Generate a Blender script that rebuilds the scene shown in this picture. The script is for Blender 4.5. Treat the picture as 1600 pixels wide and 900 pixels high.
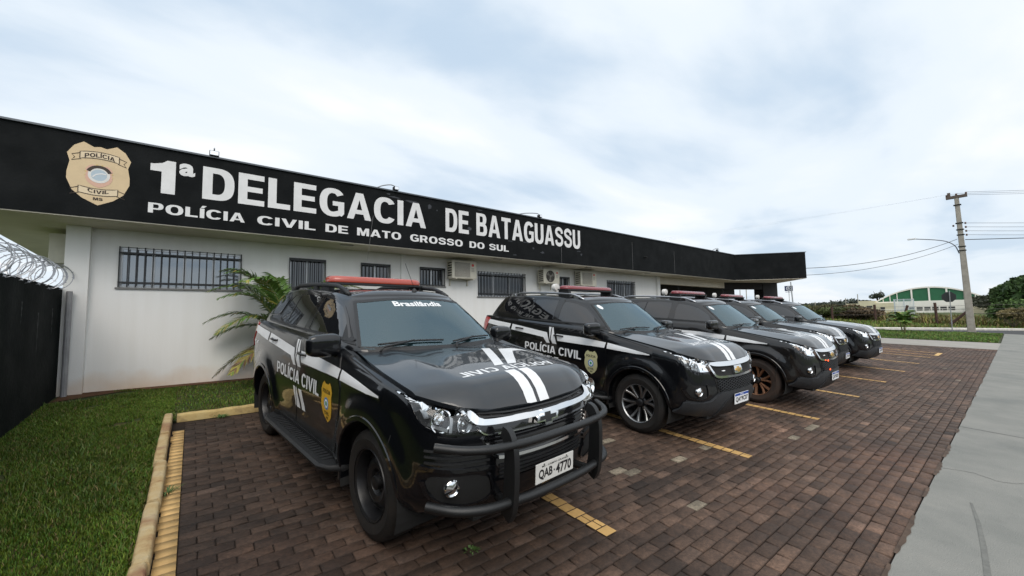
import bpy, bmesh, math, random
import numpy as np
from math import radians, sin, cos, pi, atan, atan2, hypot, sqrt
from mathutils import Vector, Matrix
from mathutils.bvhtree import BVHTree
from mathutils.geometry import interpolate_bezier

random.seed(7); RNG = np.random.default_rng(11)
for o in list(bpy.data.objects): bpy.data.objects.remove(o, do_unlink=True)
SC = bpy.context.scene; COL = SC.collection

# ---------------------------------------------------------------- camera
CF, CYAW, CPITCH, CROLL, CH = 627.5681, .8982, .07, -.0163, 1.7483
SLY, SLX = .0629, -.0019                    # the lot rises towards the building
_F = Vector((cos(CYAW)*cos(CPITCH), sin(CYAW)*cos(CPITCH), sin(CPITCH)))
_r = Vector((sin(CYAW), -cos(CYAW), 0)); _u = _r.cross(_F)
_R = _r*cos(CROLL) + _u*sin(CROLL); _U = -_r*sin(CROLL) + _u*cos(CROLL)
cd = bpy.data.cameras.new('camera'); cam = bpy.data.objects.new('camera', cd); COL.objects.link(cam)
cd.sensor_width = 36; cd.lens = CF/1600*36; cd.clip_start = .05; cd.clip_end = 3000
cam.matrix_world = Matrix(((_R.x, _U.x, -_F.x, 0), (_R.y, _U.y, -_F.y, 0), (_R.z, _U.z, -_F.z, CH), (0, 0, 0, 1)))
SC.camera = cam

# ---------------------------------------------------------------- world: overcast sky over a Nishita base
SUN_EL, SUN_AZ = 44, 242                    # elevation; compass-like direction of the sun in degrees (x = cos, y = sin)
W = bpy.data.worlds.new('World'); SC.world = W; W.use_nodes = True
nt = W.node_tree; nt.nodes.clear()
N = nt.nodes.new; L = nt.links.new
out = N('ShaderNodeOutputWorld')
sky = N('ShaderNodeTexSky'); sky.sky_type = 'NISHITA'; sky.sun_disc = False
sky.sun_elevation = radians(SUN_EL); sky.sun_rotation = radians(90-SUN_AZ); sky.air_density = 1; sky.dust_density = 2.0
bg1 = N('ShaderNodeBackground'); bg1.inputs[1].default_value = .09; L(sky.outputs[0], bg1.inputs[0])
tc = N('ShaderNodeTexCoord'); sx = N('ShaderNodeSeparateXYZ'); L(tc.outputs['Generated'], sx.inputs[0])
def M(op, a, b=None, c=None, clamp=False):
    n = N('ShaderNodeMath'); n.operation = op; n.use_clamp = clamp
    for i, v in enumerate((a, b, c)):
        if v is None: continue
        if isinstance(v, (int, float)): n.inputs[i].default_value = v
        else: L(v, n.inputs[i])
    return n.outputs[0]
zz = M('MAXIMUM', sx.outputs[2], 0.0); zd = M('ADD', zz, .09)
px = M('DIVIDE', sx.outputs[0], zd); py = M('DIVIDE', sx.outputs[1], zd)
cmb = N('ShaderNodeCombineXYZ'); L(px, cmb.inputs[0]); L(py, cmb.inputs[1])
mp = N('ShaderNodeMapping'); L(cmb.outputs[0], mp.inputs[0]); mp.inputs['Rotation'].default_value = (0, 0, radians(-25)); mp.inputs['Scale'].default_value = (.55, 1.0, 1); mp.inputs['Location'].default_value = (3.1, 1.2, 0)
n1 = N('ShaderNodeTexNoise'); L(mp.outputs[0], n1.inputs[0]); n1.inputs['Scale'].default_value = 1.15; n1.inputs['Detail'].default_value = 7; n1.inputs['Roughness'].default_value = .5; n1.inputs['Distortion'].default_value = .25
n2 = N('ShaderNodeTexNoise'); L(mp.outputs[0], n2.inputs[0]); n2.inputs['Scale'].default_value = .42; n2.inputs['Detail'].default_value = 4
mix = M('ADD', M('MULTIPLY', n1.outputs[0], .55), M('MULTIPLY', n2.outputs[0], .45))
rmp = N('ShaderNodeValToRGB'); L(mix, rmp.inputs[0])
cr = rmp.color_ramp; cr.interpolation = 'EASE'
cr.elements[0].position = .38; cr.elements[0].color = (.50, .62, .755, 1)
cr.elements[1].position = .625; cr.elements[1].color = (.97, .965, .965, 1)
e = cr.elements.new(.50); e.color = (.78, .845, .905, 1)
# brighter overhead, bluish grey towards the horizon
hz = M('POWER', M('SUBTRACT', 1.0, zz), 3.0)
hmix = N('ShaderNodeMixRGB'); L(M('MULTIPLY', hz, .50), hmix.inputs[0]); L(rmp.outputs[0], hmix.inputs[1]); hmix.inputs[2].default_value = (.63, .71, .79, 1)
# the cloud deck is brighter round the hidden sun
_sv = (cos(radians(SUN_AZ))*cos(radians(SUN_EL)), sin(radians(SUN_AZ))*cos(radians(SUN_EL)), sin(radians(SUN_EL)))
dt = N('ShaderNodeVectorMath'); dt.operation = 'DOT_PRODUCT'; L(tc.outputs['Generated'], dt.inputs[0]); dt.inputs[1].default_value = _sv
glow = M('MULTIPLY_ADD', M('POWER', M('MAXIMUM', dt.outputs['Value'], 0.0), 1.6), .5, 1.0)
bg2 = N('ShaderNodeBackground'); L(hmix.outputs[0], bg2.inputs[0]); L(M('MULTIPLY', glow, .98), bg2.inputs[1])
msh = N('ShaderNodeMixShader'); msh.inputs[0].default_value = .93
L(bg1.outputs[0], msh.inputs[1]); L(bg2.outputs[0], msh.inputs[2]); L(msh.outputs[0], out.inputs[0])

sd = bpy.data.lights.new('sun', 'SUN'); sd.energy = 1.35; sd.angle = radians(38); sd.color = (1, .91, .80)
sun = bpy.data.objects.new('sun', sd); COL.objects.link(sun)
sv = Vector((cos(radians(SUN_AZ))*cos(radians(SUN_EL)), sin(radians(SUN_AZ))*cos(radians(SUN_EL)), sin(radians(SUN_EL))))
sun.rotation_euler = (-sv).to_track_quat('-Z', 'Y').to_euler(); sun.location = sv*60

SC.view_settings.view_transform = 'Standard'; SC.view_settings.look = 'None'
SC.view_settings.gamma = 1; SC.view_settings.exposure = 0.3; SC.view_settings.use_curve_mapping = False
SC.cycles.max_bounces = 6; SC.cycles.transparent_max_bounces = 24

# ---------------------------------------------------------------- helpers
def nodes_mat(name):
    m = bpy.data.materials.new(name); m.use_nodes = True
    return m, m.node_tree, m.node_tree.nodes['Principled BSDF']
def lnk(t, a, b): t.links.new(a, b)
def mat(name, col, rough=.5, metal=0, coat=0, coat_rough=.03, spec=.5, noise=0, nscale=20, bump=0, bscale=60, col2=None, rvar=0, emit=None, nrough=.6):
    """principled material with procedural wear: colour mottling, roughness variation and fine bump"""
    m, t, b = nodes_mat(name)
    b.inputs['Base Color'].default_value = (*col, 1); b.inputs['Roughness'].default_value = rough
    b.inputs['Metallic'].default_value = metal; b.inputs['Coat Weight'].default_value = coat; b.inputs['Coat Roughness'].default_value = coat_rough
    b.inputs['Specular IOR Level'].default_value = spec
    tcn = t.nodes.new('ShaderNodeTexCoord')
    if noise or rvar or col2:
        n = t.nodes.new('ShaderNodeTexNoise'); lnk(t, tcn.outputs['Object'], n.inputs[0]); n.inputs['Scale'].default_value = nscale
        n.inputs['Detail'].default_value = 6; n.inputs['Roughness'].default_value = nrough
        if noise or col2:
            r = t.nodes.new('ShaderNodeValToRGB'); lnk(t, n.outputs[0], r.inputs[0])
            c2 = col2 or tuple(max(0, c*(1-noise)) for c in col)
            r.color_ramp.elements[0].position = .35; r.color_ramp.elements[1].position = .65
            r.color_ramp.elements[0].color = (*c2, 1); r.color_ramp.elements[1].color = (*col, 1)
            lnk(t, r.outputs[0], b.inputs['Base Color'])
        if rvar:
            mr = t.nodes.new('ShaderNodeMapRange'); lnk(t, n.outputs[0], mr.inputs[0]); mr.inputs[1].default_value = .3; mr.inputs[2].default_value = .7
            mr.inputs[3].default_value = max(0, rough-rvar); mr.inputs[4].default_value = rough+rvar
            lnk(t, mr.outputs[0], b.inputs['Roughness'])
    if bump:
        n = t.nodes.new('ShaderNodeTexNoise'); lnk(t, tcn.outputs['Object'], n.inputs[0]); n.inputs['Scale'].default_value = bscale; n.inputs['Detail'].default_value = 4
        bp = t.nodes.new('ShaderNodeBump'); bp.inputs['Strength'].default_value = bump; bp.inputs['Distance'].default_value = .01
        lnk(t, n.outputs[0], bp.inputs['Height']); lnk(t, bp.outputs[0], b.inputs['Normal'])
    if emit:
        b.inputs['Emission Color'].default_value = (*emit[0], 1); b.inputs['Emission Strength'].default_value = emit[1]
    return m

def mesh_obj(name, verts, faces, material=None, parent=None, smooth=False, angle=None):
    me = bpy.data.meshes.new(name); me.from_pydata([tuple(v) for v in verts], [], [tuple(f) for f in faces]); me.update()
    o = bpy.data.objects.new(name, me); COL.objects.link(o)
    if material: me.materials.append(material)
    if smooth: me.shade_smooth()
    if angle is not None: me.shade_smooth(); me.set_sharp_from_angle(angle=radians(angle))
    if parent: o.parent = parent
    return o
def bm_obj(name, bm, material=None, parent=None, smooth=False, angle=None):
    me = bpy.data.meshes.new(name); bm.normal_update(); bm.to_mesh(me); bm.free()
    o = bpy.data.objects.new(name, me); COL.objects.link(o)
    if material: me.materials.append(material)
    if smooth: me.shade_smooth()
    if angle is not None: me.shade_smooth(); me.set_sharp_from_angle(angle=radians(angle))
    if parent: o.parent = parent
    return o
def tag(o, label=None, cat=None, group=None, kind=None):
    if label: o['label'] = label
    if cat: o['category'] = cat
    if group: o['group'] = group
    if kind: o['kind'] = kind
    return o
def empty(name, loc=(0, 0, 0), label=None, cat=None, group=None):
    o = bpy.data.objects.new(name, None); COL.objects.link(o); o.location = loc; o.empty_display_size = .2
    return tag(o, label, cat, group)
def struct(o): o['kind'] = 'structure'; return o

def box(bm, x0, x1, y0, y1, z0, z1, mtx=None, bevel=0):
    r = bmesh.ops.create_cube(bm, size=1)
    vs = r['verts']
    for v in vs:
        v.co = Vector((x0+(v.co.x+.5)*(x1-x0), y0+(v.co.y+.5)*(y1-y0), z0+(v.co.z+.5)*(z1-z0)))
    if bevel:
        es = list({e for v in vs for e in v.link_edges})
        rr = bmesh.ops.bevel(bm, geom=es, offset=bevel, segments=2, affect='EDGES', profile=.6)
        vs = list({v for f in rr['faces'] for v in f.verts} | {v for v in vs if v.is_valid})
    if mtx is not None:
        for v in vs: v.co = mtx @ v.co
    return vs
def tube(bm, pts, rad, seg=10, cap=True, closed=False):
    pts = [Vector(p) for p in pts]; n = len(pts); rings = []
    up = None
    for i, p in enumerate(pts):
        if closed: d = pts[(i+1) % n]-pts[i-1]
        else: d = pts[min(i+1, n-1)]-pts[max(i-1, 0)]
        if d.length < 1e-9: d = Vector((0, 0, 1))
        d.normalize()
        if up is None:
            up = Vector((0, 0, 1)) if abs(d.z) < .9 else Vector((1, 0, 0))
        a = up-d*up.dot(d)
        if a.length < 1e-4: a = Vector((1, 0, 0))-d*d.x
        a.normalize(); up = a; b = d.cross(a)
        r = rad[i] if isinstance(rad, (list, tuple)) else rad
        rings.append([bm.verts.new(p+(a*cos(2*pi*k/seg)+b*sin(2*pi*k/seg))*r) for k in range(seg)])
    for i in range(n if closed else n-1):
        A, B = rings[i], rings[(i+1) % n]
        for k in range(seg): bm.faces.new((A[k], A[(k+1) % seg], B[(k+1) % seg], B[k]))
    if cap and not closed:
        bm.faces.new(rings[0][::-1]); bm.faces.new(rings[-1])
def lathe(bm, prof, axis='y', center=(0, 0, 0), seg=48, close=False):
    """prof: list of (radius, offset along axis)"""
    rings = []
    for (r, h) in prof:
        ring = []
        for k in range(seg):
            a = 2*pi*k/seg
            if axis == 'y': p = (r*cos(a), h, r*sin(a))
            elif axis == 'z': p = (r*cos(a), r*sin(a), h)
            else: p = (h, r*cos(a), r*sin(a))
            ring.append(bm.verts.new(Vector(p)+Vector(center)))
        rings.append(ring)
    m = len(rings)
    for i in range(m if close else m-1):
        A, B = rings[i], rings[(i+1) % m]
        for k in range(seg): bm.faces.new((A[k], A[(k+1) % seg], B[(k+1) % seg], B[k]))
    return rings
def smooth_path(pts, n=8):
    pts = [Vector(p) for p in pts]; out_ = []
    P = [pts[0]*2-pts[1]]+pts+[pts[-1]*2-pts[-2]]
    for i in range(1, len(P)-2):
        a, b, c, d = P[i-1:i+3]
        for k in range(n):
            t = k/n
            out_.append(.5*((2*b)+(c-a)*t+(2*a-5*b+4*c-d)*t*t+(3*b-a-3*c+d)*t**3))
    out_.append(pts[-1]); return out_
def round_poly(pts, r, n=5):
    """round the corners of a 2D polygon; r a number or a list per corner"""
    out_ = []; m = len(pts)
    for i in range(m):
        p0, p1, p2 = Vector(pts[i-1]), Vector(pts[i]), Vector(pts[(i+1) % m])
        rr = r[i] if isinstance(r, (list, tuple)) else r
        a = p0-p1; b = p2-p1
        rr = min(rr, a.length*.48, b.length*.48)
        if rr < 1e-4: out_.append(tuple(p1)); continue
        A = p1+a.normalized()*rr; B = p1+b.normalized()*rr
        for k in range(n+1):
            t = k/n; q = A*(1-t)**2+p1*2*t*(1-t)+B*t*t
            out_.append(tuple(q))
    return out_

def _se(cx, cy, rx, ry, a0, a1, n=22, p=2.35):
    """superellipse arc from angle a0 to a1 in degrees"""
    o = []
    for k in range(n+1):
        a = radians(a0+(a1-a0)*k/n); c, s_ = cos(a), sin(a)
        o.append((cx+rx*np.sign(c)*abs(c)**(2/p), cy+ry*np.sign(s_)*abs(s_)**(2/p)))
    return o
def _stroke_loop(pts, w, n=5):
    P = smooth_path([(a, b, 0) for a, b in pts], n); L_, R_ = [], []
    for i, p in enumerate(P):
        d = (P[min(i+1, len(P)-1)]-P[max(i-1, 0)]).normalized(); L_.append((p.x-d.y*w/2, p.y+d.x*w/2)); R_.append((p.x+d.y*w/2, p.y-d.x*w/2))
    return L_+R_[::-1]
def glyph(c, s=.21, h=.175):
    """loops of a heavy grotesque capital, cap height 1; returns (loops, width)"""
    if c in 'IÍ':
        l = [[(0, 0), (s, 0), (s, 1), (0, 1)]]
        if c == 'Í': l.append([(.02, 1.07), (s*.85, 1.07), (s*1.5, 1.30), (s*.55, 1.30)])
        return l, s
    if c == 'L': return [[(0, 0), (.62, 0), (.62, h), (s, h), (s, 1), (0, 1)]], .62
    if c == 'E': return [[(0, 0), (.68, 0), (.68, h), (s, h), (s, .5-h*.46), (.63, .5-h*.46), (.63, .5+h*.5), (s, .5+h*.5), (s, 1-h), (.67, 1-h), (.67, 1), (0, 1)]], .68
    if c == 'T': return [[(.35-s/2, 0), (.35+s/2, 0), (.35+s/2, 1-h), (.70, 1-h), (.70, 1), (0, 1), (0, 1-h), (.35-s/2, 1-h)]], .70
    if c == 'D': return [[(0, 0)]+_se(.34, .5, .42, .5, -90, 90, 24, 2.6)+[(0, 1)], [(s, h)]+_se(.34, .5, .42-s, .5-h, -90, 90, 20, 2.4)+[(s, 1-h)]], .76
    if c == 'O': return [_se(.42, .5, .42, .515, 0, 359.99, 44)[:-1], _se(.42, .5, .42-s*1.02, .515-h, 0, 359.99, 36)[:-1]], .84
    if c == 'C': return [_se(.42, .5, .42, .515, 33, 327, 36)+_se(.42, .5, .42-s*1.02, .515-h, 318, 42, 28)], .80
    if c == 'G': return [_se(.42, .5, .42, .515, 36, 300, 34)+[(.72, .02), (.80, .12), (.80, .55), (.42, .55), (.42, .39), (.60, .39), (.60, .22)]+_se(.42, .5, .42-s*1.02, .515-h, 292, 42, 26)], .80
    if c == 'A': return [[(0, 0), (.225, 0), (.285, .20), (.565, .20), (.625, 0), (.85, 0), (.555, 1), (.295, 1)], [(.33, .36), (.52, .36), (.425, .74)]], .85
    if c == 'V': return [[(.29, 0), (.54, 0), (.83, 1), (.60, 1), (.415, .28), (.23, 1), (0, 1)]], .83
    if c == 'U': return [[(0, 1), (0, .36)]+_se(.375, .36, .375, .375, 180, 360, 20, 2.5)+[(.75, 1), (.75-s, 1)]+_se(.375, .36, .375-s, .375-h, 0, -180, 16, 2.3)+[(s, 1)]], .75
    if c == 'M': return [[(0, 0), (s*.95, 0), (s*.95, .66), (.37, 0), (.57, 0), (.94-s*.95, .66), (.94-s*.95, 0), (.94, 0), (.94, 1), (.65, 1), (.47, .42), (.29, 1), (0, 1)]], .94
    if c == 'P': return [[(0, 0), (s, 0), (s, .33)]+_se(.42, .665, .28, .335, -90, 90, 16, 2.4)+[(0, 1)], [(s, .33+h*.85)]+_se(.42, .665, .28-s*.95, .335-h*.88, -90, 90, 12, 2.2)+[(s, 1-h*.9)]], .70
    if c == 'R': return [[(0, 0), (s, 0), (s, .36), (.36, .36), (.52, 0), (.77, 0), (.58, .40)]+_se(.42, .69, .30, .31, -62, 90, 14, 2.4)+[(0, 1)], [(s, .52)]+_se(.42, .69, .30-s*.95, .31-h*.9, -90, 90, 12, 2.2)+[(s, 1-h*.9)]], .77
    if c == 'B': return [[(0, 0)]+_se(.44, .28, .29, .28, -90, 42, 12, 2.4)+[(.60, .53)]+_se(.42, .75, .27, .25, -35, 90, 12, 2.4)+[(0, 1)], [(s, h*.9)]+_se(.42, .29, .31-s, .29-h*.9, -90, 90, 12, 2.2)+[(s, .58-h*.9)], [(s, .60)]+_se(.40, .735, .28-s, .135, -90, 90, 12, 2.2)+[(s, .87)]], .73
    if c == 'S': return [_stroke_loop([(.645, .68), (.60, .83), (.375, .915), (.16, .85), (.105, .715), (.20, .60), (.375, .535), (.57, .46), (.655, .30), (.58, .14), (.375, .085), (.15, .14), (.09, .31)], h*1.08)], .75
    return None, None
def bold_word(st, s=.21, h=.175, gap=.10):
    bm = bmesh.new(); x = 0
    for c in st:
        if c == ' ': x += .36; continue
        loops, w = glyph(c, s, h)
        if loops is None: bm.free(); return None
        for lp in loops:
            vs = [bm.verts.new((x+a, b, 0)) for a, b in lp]
            for i in range(len(vs)):
                if (vs[i].co-vs[i-1].co).length > 1e-7: bm.edges.new((vs[i-1], vs[i]))
        x += w+gap
    bmesh.ops.remove_doubles(bm, verts=bm.verts[:], dist=1e-5)
    bmesh.ops.triangle_fill(bm, edges=bm.edges[:], use_beauty=True, use_dissolve=False, normal=(0, 0, 1))
    bm.verts.index_update(); v = np.array([tuple(q.co)[:2] for q in bm.verts]); f = [tuple(q.index for q in p.verts) for p in bm.faces]; bm.free()
    return v, f, x-gap
def text_flat(s, w=None, h=None, bold=.0, size=1.0, space=1.0, res=3):
    """a flat 2D triangle mesh of a string, stretched to width w and cap height h, lower left corner at 0,0 (accents rise above h)"""
    if h is not None and size == 1.0 and all(c == ' ' or c in 'IÍLETDOCGAVUMPRBS' for c in s):
        v, f, tw = bold_word(s, .21+(bold-.03)*.9); v = v.copy(); v[:, 0] *= w/tw; v[:, 1] *= h; return v, f
    plain = s.translate(str.maketrans('ÍÂâã', 'IAaa'))
    if plain != s and h is not None:
        vp, _ = text_raw(plain, bold, size, space, res); v, f = text_raw(s, bold, size, space, res)
        mn, mx = vp.min(0), vp.max(0); v = v-mn
        v[:, 0] *= w/(mx[0]-mn[0]); v[:, 1] *= h/(mx[1]-mn[1]); return v, f
    v, f = text_raw(s, bold, size, space, res)
    mn, mx = v.min(0), v.max(0); v = v-mn; sz = mx-mn
    if w is not None: v[:, 0] *= w/sz[0]
    if h is not None: v[:, 1] *= h/sz[1]
    return v, f
def text_raw(s, bold, size, space, res):
    cu = bpy.data.curves.new('lettering', 'FONT'); cu.body = s; cu.size = size; cu.offset = bold; cu.space_character = space; cu.resolution_u = res
    ob = bpy.data.objects.new('lettering', cu); COL.objects.link(ob)
    dg = bpy.context.evaluated_depsgraph_get(); dg.update()
    me = bpy.data.meshes.new_from_object(ob.evaluated_get(dg))
    v = np.array([tuple(x.co)[:2] for x in me.vertices]); f = [tuple(p.vertices) for p in me.polygons]
    bpy.data.objects.remove(ob, do_unlink=True); bpy.data.meshes.remove(me); bpy.data.curves.remove(cu)
    return v, f
def ground_z(x, y): 
    return SLY*max(-4.0, min(y, 14.0))+SLX*max(-60.0, min(x, 60.0))
# ================================================================ police SUV
M_PAINT = mat('black_paint', (.003, .0034, .0045), rough=.3, spec=.15, coat=1, coat_rough=.025)
M_HOOD = mat('weathered_black_bonnet', (.006, .0085, .012), rough=.36, spec=.35, coat=.9, coat_rough=.055, nscale=6, col2=(.008, .0105, .013))
M_PAINT2 = mat('dusty_black_paint', (.0045, .005, .006), rough=.3, spec=.2, coat=.95, coat_rough=.04, nscale=5, col2=(.0085, .007, .006))
M_PLAST = mat('black_plastic', (.010, .0105, .0115), rough=.5, bump=.25, bscale=900, rvar=.06, nscale=12)
M_GREYPL = mat('grey_plastic', (.022, .024, .027), rough=.5, bump=.2, bscale=700, rvar=.06, nscale=12)
M_BAR = mat('black_bar_coating', (.007, .0075, .008), rough=.42, bump=.15, bscale=500)
M_DARK = mat('underbody_black', (.006, .006, .006), rough=.9)
M_CHROME = mat('chrome', (.78, .79, .80), rough=.10, metal=1, rvar=.04, nscale=14)
M_SILVER = mat('machined_alloy', (.30, .305, .31), rough=.34, metal=1, rvar=.06, nscale=18)
M_DIRTY = mat('muddy_alloy', (.22, .115, .065), rough=.6, metal=.4, col2=(.16, .07, .035), nscale=14)
M_WHITE = mat('white_vinyl', (.72, .73, .74), rough=.35, coat=.2, noise=.05, nscale=9)
M_RUBBER = mat('tyre_rubber', (.009, .0088, .0085), rough=.7, spec=.35, bump=.3, bscale=300, col2=(.017, .014, .012), nscale=9)
M_MUDTYRE = mat('muddy_tyre_rubber', (.040, .022, .014), rough=.85, bump=.3, bscale=300, col2=(.025, .019, .016), nscale=6)
M_STEELW = mat('black_steel_wheel', (.007, .007, .008), rough=.38, rvar=.08, nscale=10)
M_YELLOW = mat('yellow_badge_vinyl', (.62, .36, .03), rough=.35, noise=.1, nscale=15)
M_CREAM = mat('pale_badge_vinyl', (.48, .46, .26), rough=.35, noise=.1, nscale=15)
M_BLKINK = mat('black_ink', (.01, .01, .012), rough=.4)
M_PLATEG = mat('plate_grey', (.62, .61, .58), rough=.4, noise=.06, nscale=30)
M_PLATEW = mat('plate_white', (.78, .79, .80), rough=.4)
M_BLUE = mat('plate_blue', (.012, .06, .32), rough=.35)
M_GREENV = mat('badge_green', (.03, .25, .14), rough=.4)
M_BLUEV = mat('badge_blue', (.06, .2, .45), rough=.4)
M_GOLD = mat('gold_emblem', (.75, .45, .12), rough=.25, metal=1)
M_TAIL = mat('tail_red', (.35, .012, .012), rough=.12, coat=1)
M_AMBER = mat('amber_lens', (.7, .2, .02), rough=.15, coat=1)
M_REDLED = mat('red_led', (.8, .06, .02), rough=.3, emit=((1, .12, .02), 1.5))
M_INTER = mat('cabin_dark', (.02, .02, .022), rough=.8)

def glass_mat(name, tint, transp, rough=.02):
    """tinted pane: mirror-like dielectric gloss over a dark see-through tint"""
    m = bpy.data.materials.new(name); m.use_nodes = True; t = m.node_tree; t.nodes.clear()
    o = t.nodes.new('ShaderNodeOutputMaterial'); fr = t.nodes.new('ShaderNodeFresnel'); fr.inputs[0].default_value = 1.5
    gl = t.nodes.new('ShaderNodeBsdfGlossy'); gl.inputs['Roughness'].default_value = rough; gl.inputs['Color'].default_value = (1, 1, 1, 1)
    tr = t.nodes.new('ShaderNodeBsdfTransparent'); tr.inputs[0].default_value = (*transp, 1)
    df = t.nodes.new('ShaderNodeBsdfDiffuse'); df.inputs[0].default_value = (*tint, 1)
    m1 = t.nodes.new('ShaderNodeMixShader'); m1.inputs[0].default_value = .25
    m2 = t.nodes.new('ShaderNodeMixShader')
    lnk(t, tr.outputs[0], m1.inputs[1]); lnk(t, df.outputs[0], m1.inputs[2])
    lnk(t, fr.outputs[0], m2.inputs[0]); lnk(t, m1.outputs[0], m2.inputs[1]); lnk(t, gl.outputs[0], m2.inputs[2]); lnk(t, m2.outputs[0], o.inputs[0])
    return m
def film_mat(name, col, refl, rough=.02):
    """windscreen film: strongly reflecting solar film over a dark pane"""
    m, t, b = nodes_mat(name)
    b.inputs['Base Color'].default_value = (*col, 1); b.inputs['Metallic'].default_value = refl; b.inputs['Roughness'].default_value = rough
    b.inputs['Coat Weight'].default_value = 1; b.inputs['Coat Roughness'].default_value = .01
    return m
M_GLOSSBLK = mat('gloss_black_trim', (.006, .006, .007), .12, coat=.5)
M_SIDEGL = film_mat('side_window_film', (.006, .0065, .008), .04, .03)

M_DASH = mat('dashboard_grey', (.09, .09, .095), .7)
M_SEAT = mat('seat_fabric', (.12, .12, .125), .9)
M_RAIL = mat('satin_roof_rail', (.42, .43, .45), rough=.3, metal=1)
M_WSHIELD = glass_mat('windscreen_glass', (.03, .07, .08), (.42, .55, .58), .012)
M_WSHIELD.node_tree.nodes['Fresnel'].inputs[0].default_value = 2.15
for n_ in M_WSHIELD.node_tree.nodes:
    if n_.type == 'BSDF_GLOSSY': n_.inputs['Color'].default_value = (.72, .88, .95, 1)
M_LENS = glass_mat('clear_lens', (.5, .5, .5), (.93, .95, .96))
# the diffuse share of a clear lens is tiny
M_LENS.node_tree.nodes['Mix Shader'].inputs[0].default_value = .02
def lightbar_mat(name, col):
    m, t, b = nodes_mat(name)
    b.inputs['Base Color'].default_value = (*col, 1); b.inputs['Roughness'].default_value = .22; b.inputs['Coat Weight'].default_value = .8; b.inputs['Coat Roughness'].default_value = .08
    b.inputs['Subsurface Weight'].default_value = .3; b.inputs['Subsurface Radius'].default_value = (.05, .01, .005)
    w = t.nodes.new('ShaderNodeTexWave'); tcn = t.nodes.new('ShaderNodeTexCoord'); lnk(t, tcn.outputs['Object'], w.inputs[0]); w.bands_direction = 'Y'
    w.inputs['Scale'].default_value = 26
    bp = t.nodes.new('ShaderNodeBump'); bp.inputs['Strength'].default_value = .25; bp.inputs['Distance'].default_value = .004
    lnk(t, w.outputs[1], bp.inputs['Height']); lnk(t, bp.outputs[0], b.inputs['Normal'])
    return m
M_LBAR1 = lightbar_mat('orange_red_lens', (.36, .045, .02))
M_LBAR2 = lightbar_mat('dark_red_lens', (.20, .018, .024))

# ---- spline surfaces
def cr_basis(n):
    t = np.arange(n)/n
    return np.stack([-t+2*t*t-t**3, 2-5*t*t+3*t**3, t+4*t*t-3*t**3, -t*t+t**3], 1)*.5
def cr_eval(P, n, mirror0=False, mirror1=False):
    """Catmull-Rom along axis 0 of an array (K, ..., 3)"""
    f = np.array([1, -1, 1.])
    a = P[1]*f if mirror0 else 2*P[0]-P[1]
    b = P[-2]*f if mirror1 else 2*P[-1]-P[-2]
    Q = np.concatenate([a[None], P, b[None]], 0); B = cr_basis(n); o = []
    for i in range(len(P)-1):
        o.append(np.einsum('ak,k...->a...', B, Q[i:i+4]))
    o.append(P[-1][None]); return np.concatenate(o, 0)
def grid_faces(nr, nc, off=0, flip=False):
    f = []
    for i in range(nr-1):
        for j in range(nc-1):
            a = off+i*nc+j; q = (a, a+1, a+nc+1, a+nc)
            f.append(q[::-1] if flip else q)
    return f
WR, WZ, XR = .452, .385, -2.845         # wheel arch radius, hub height, rear axle

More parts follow.
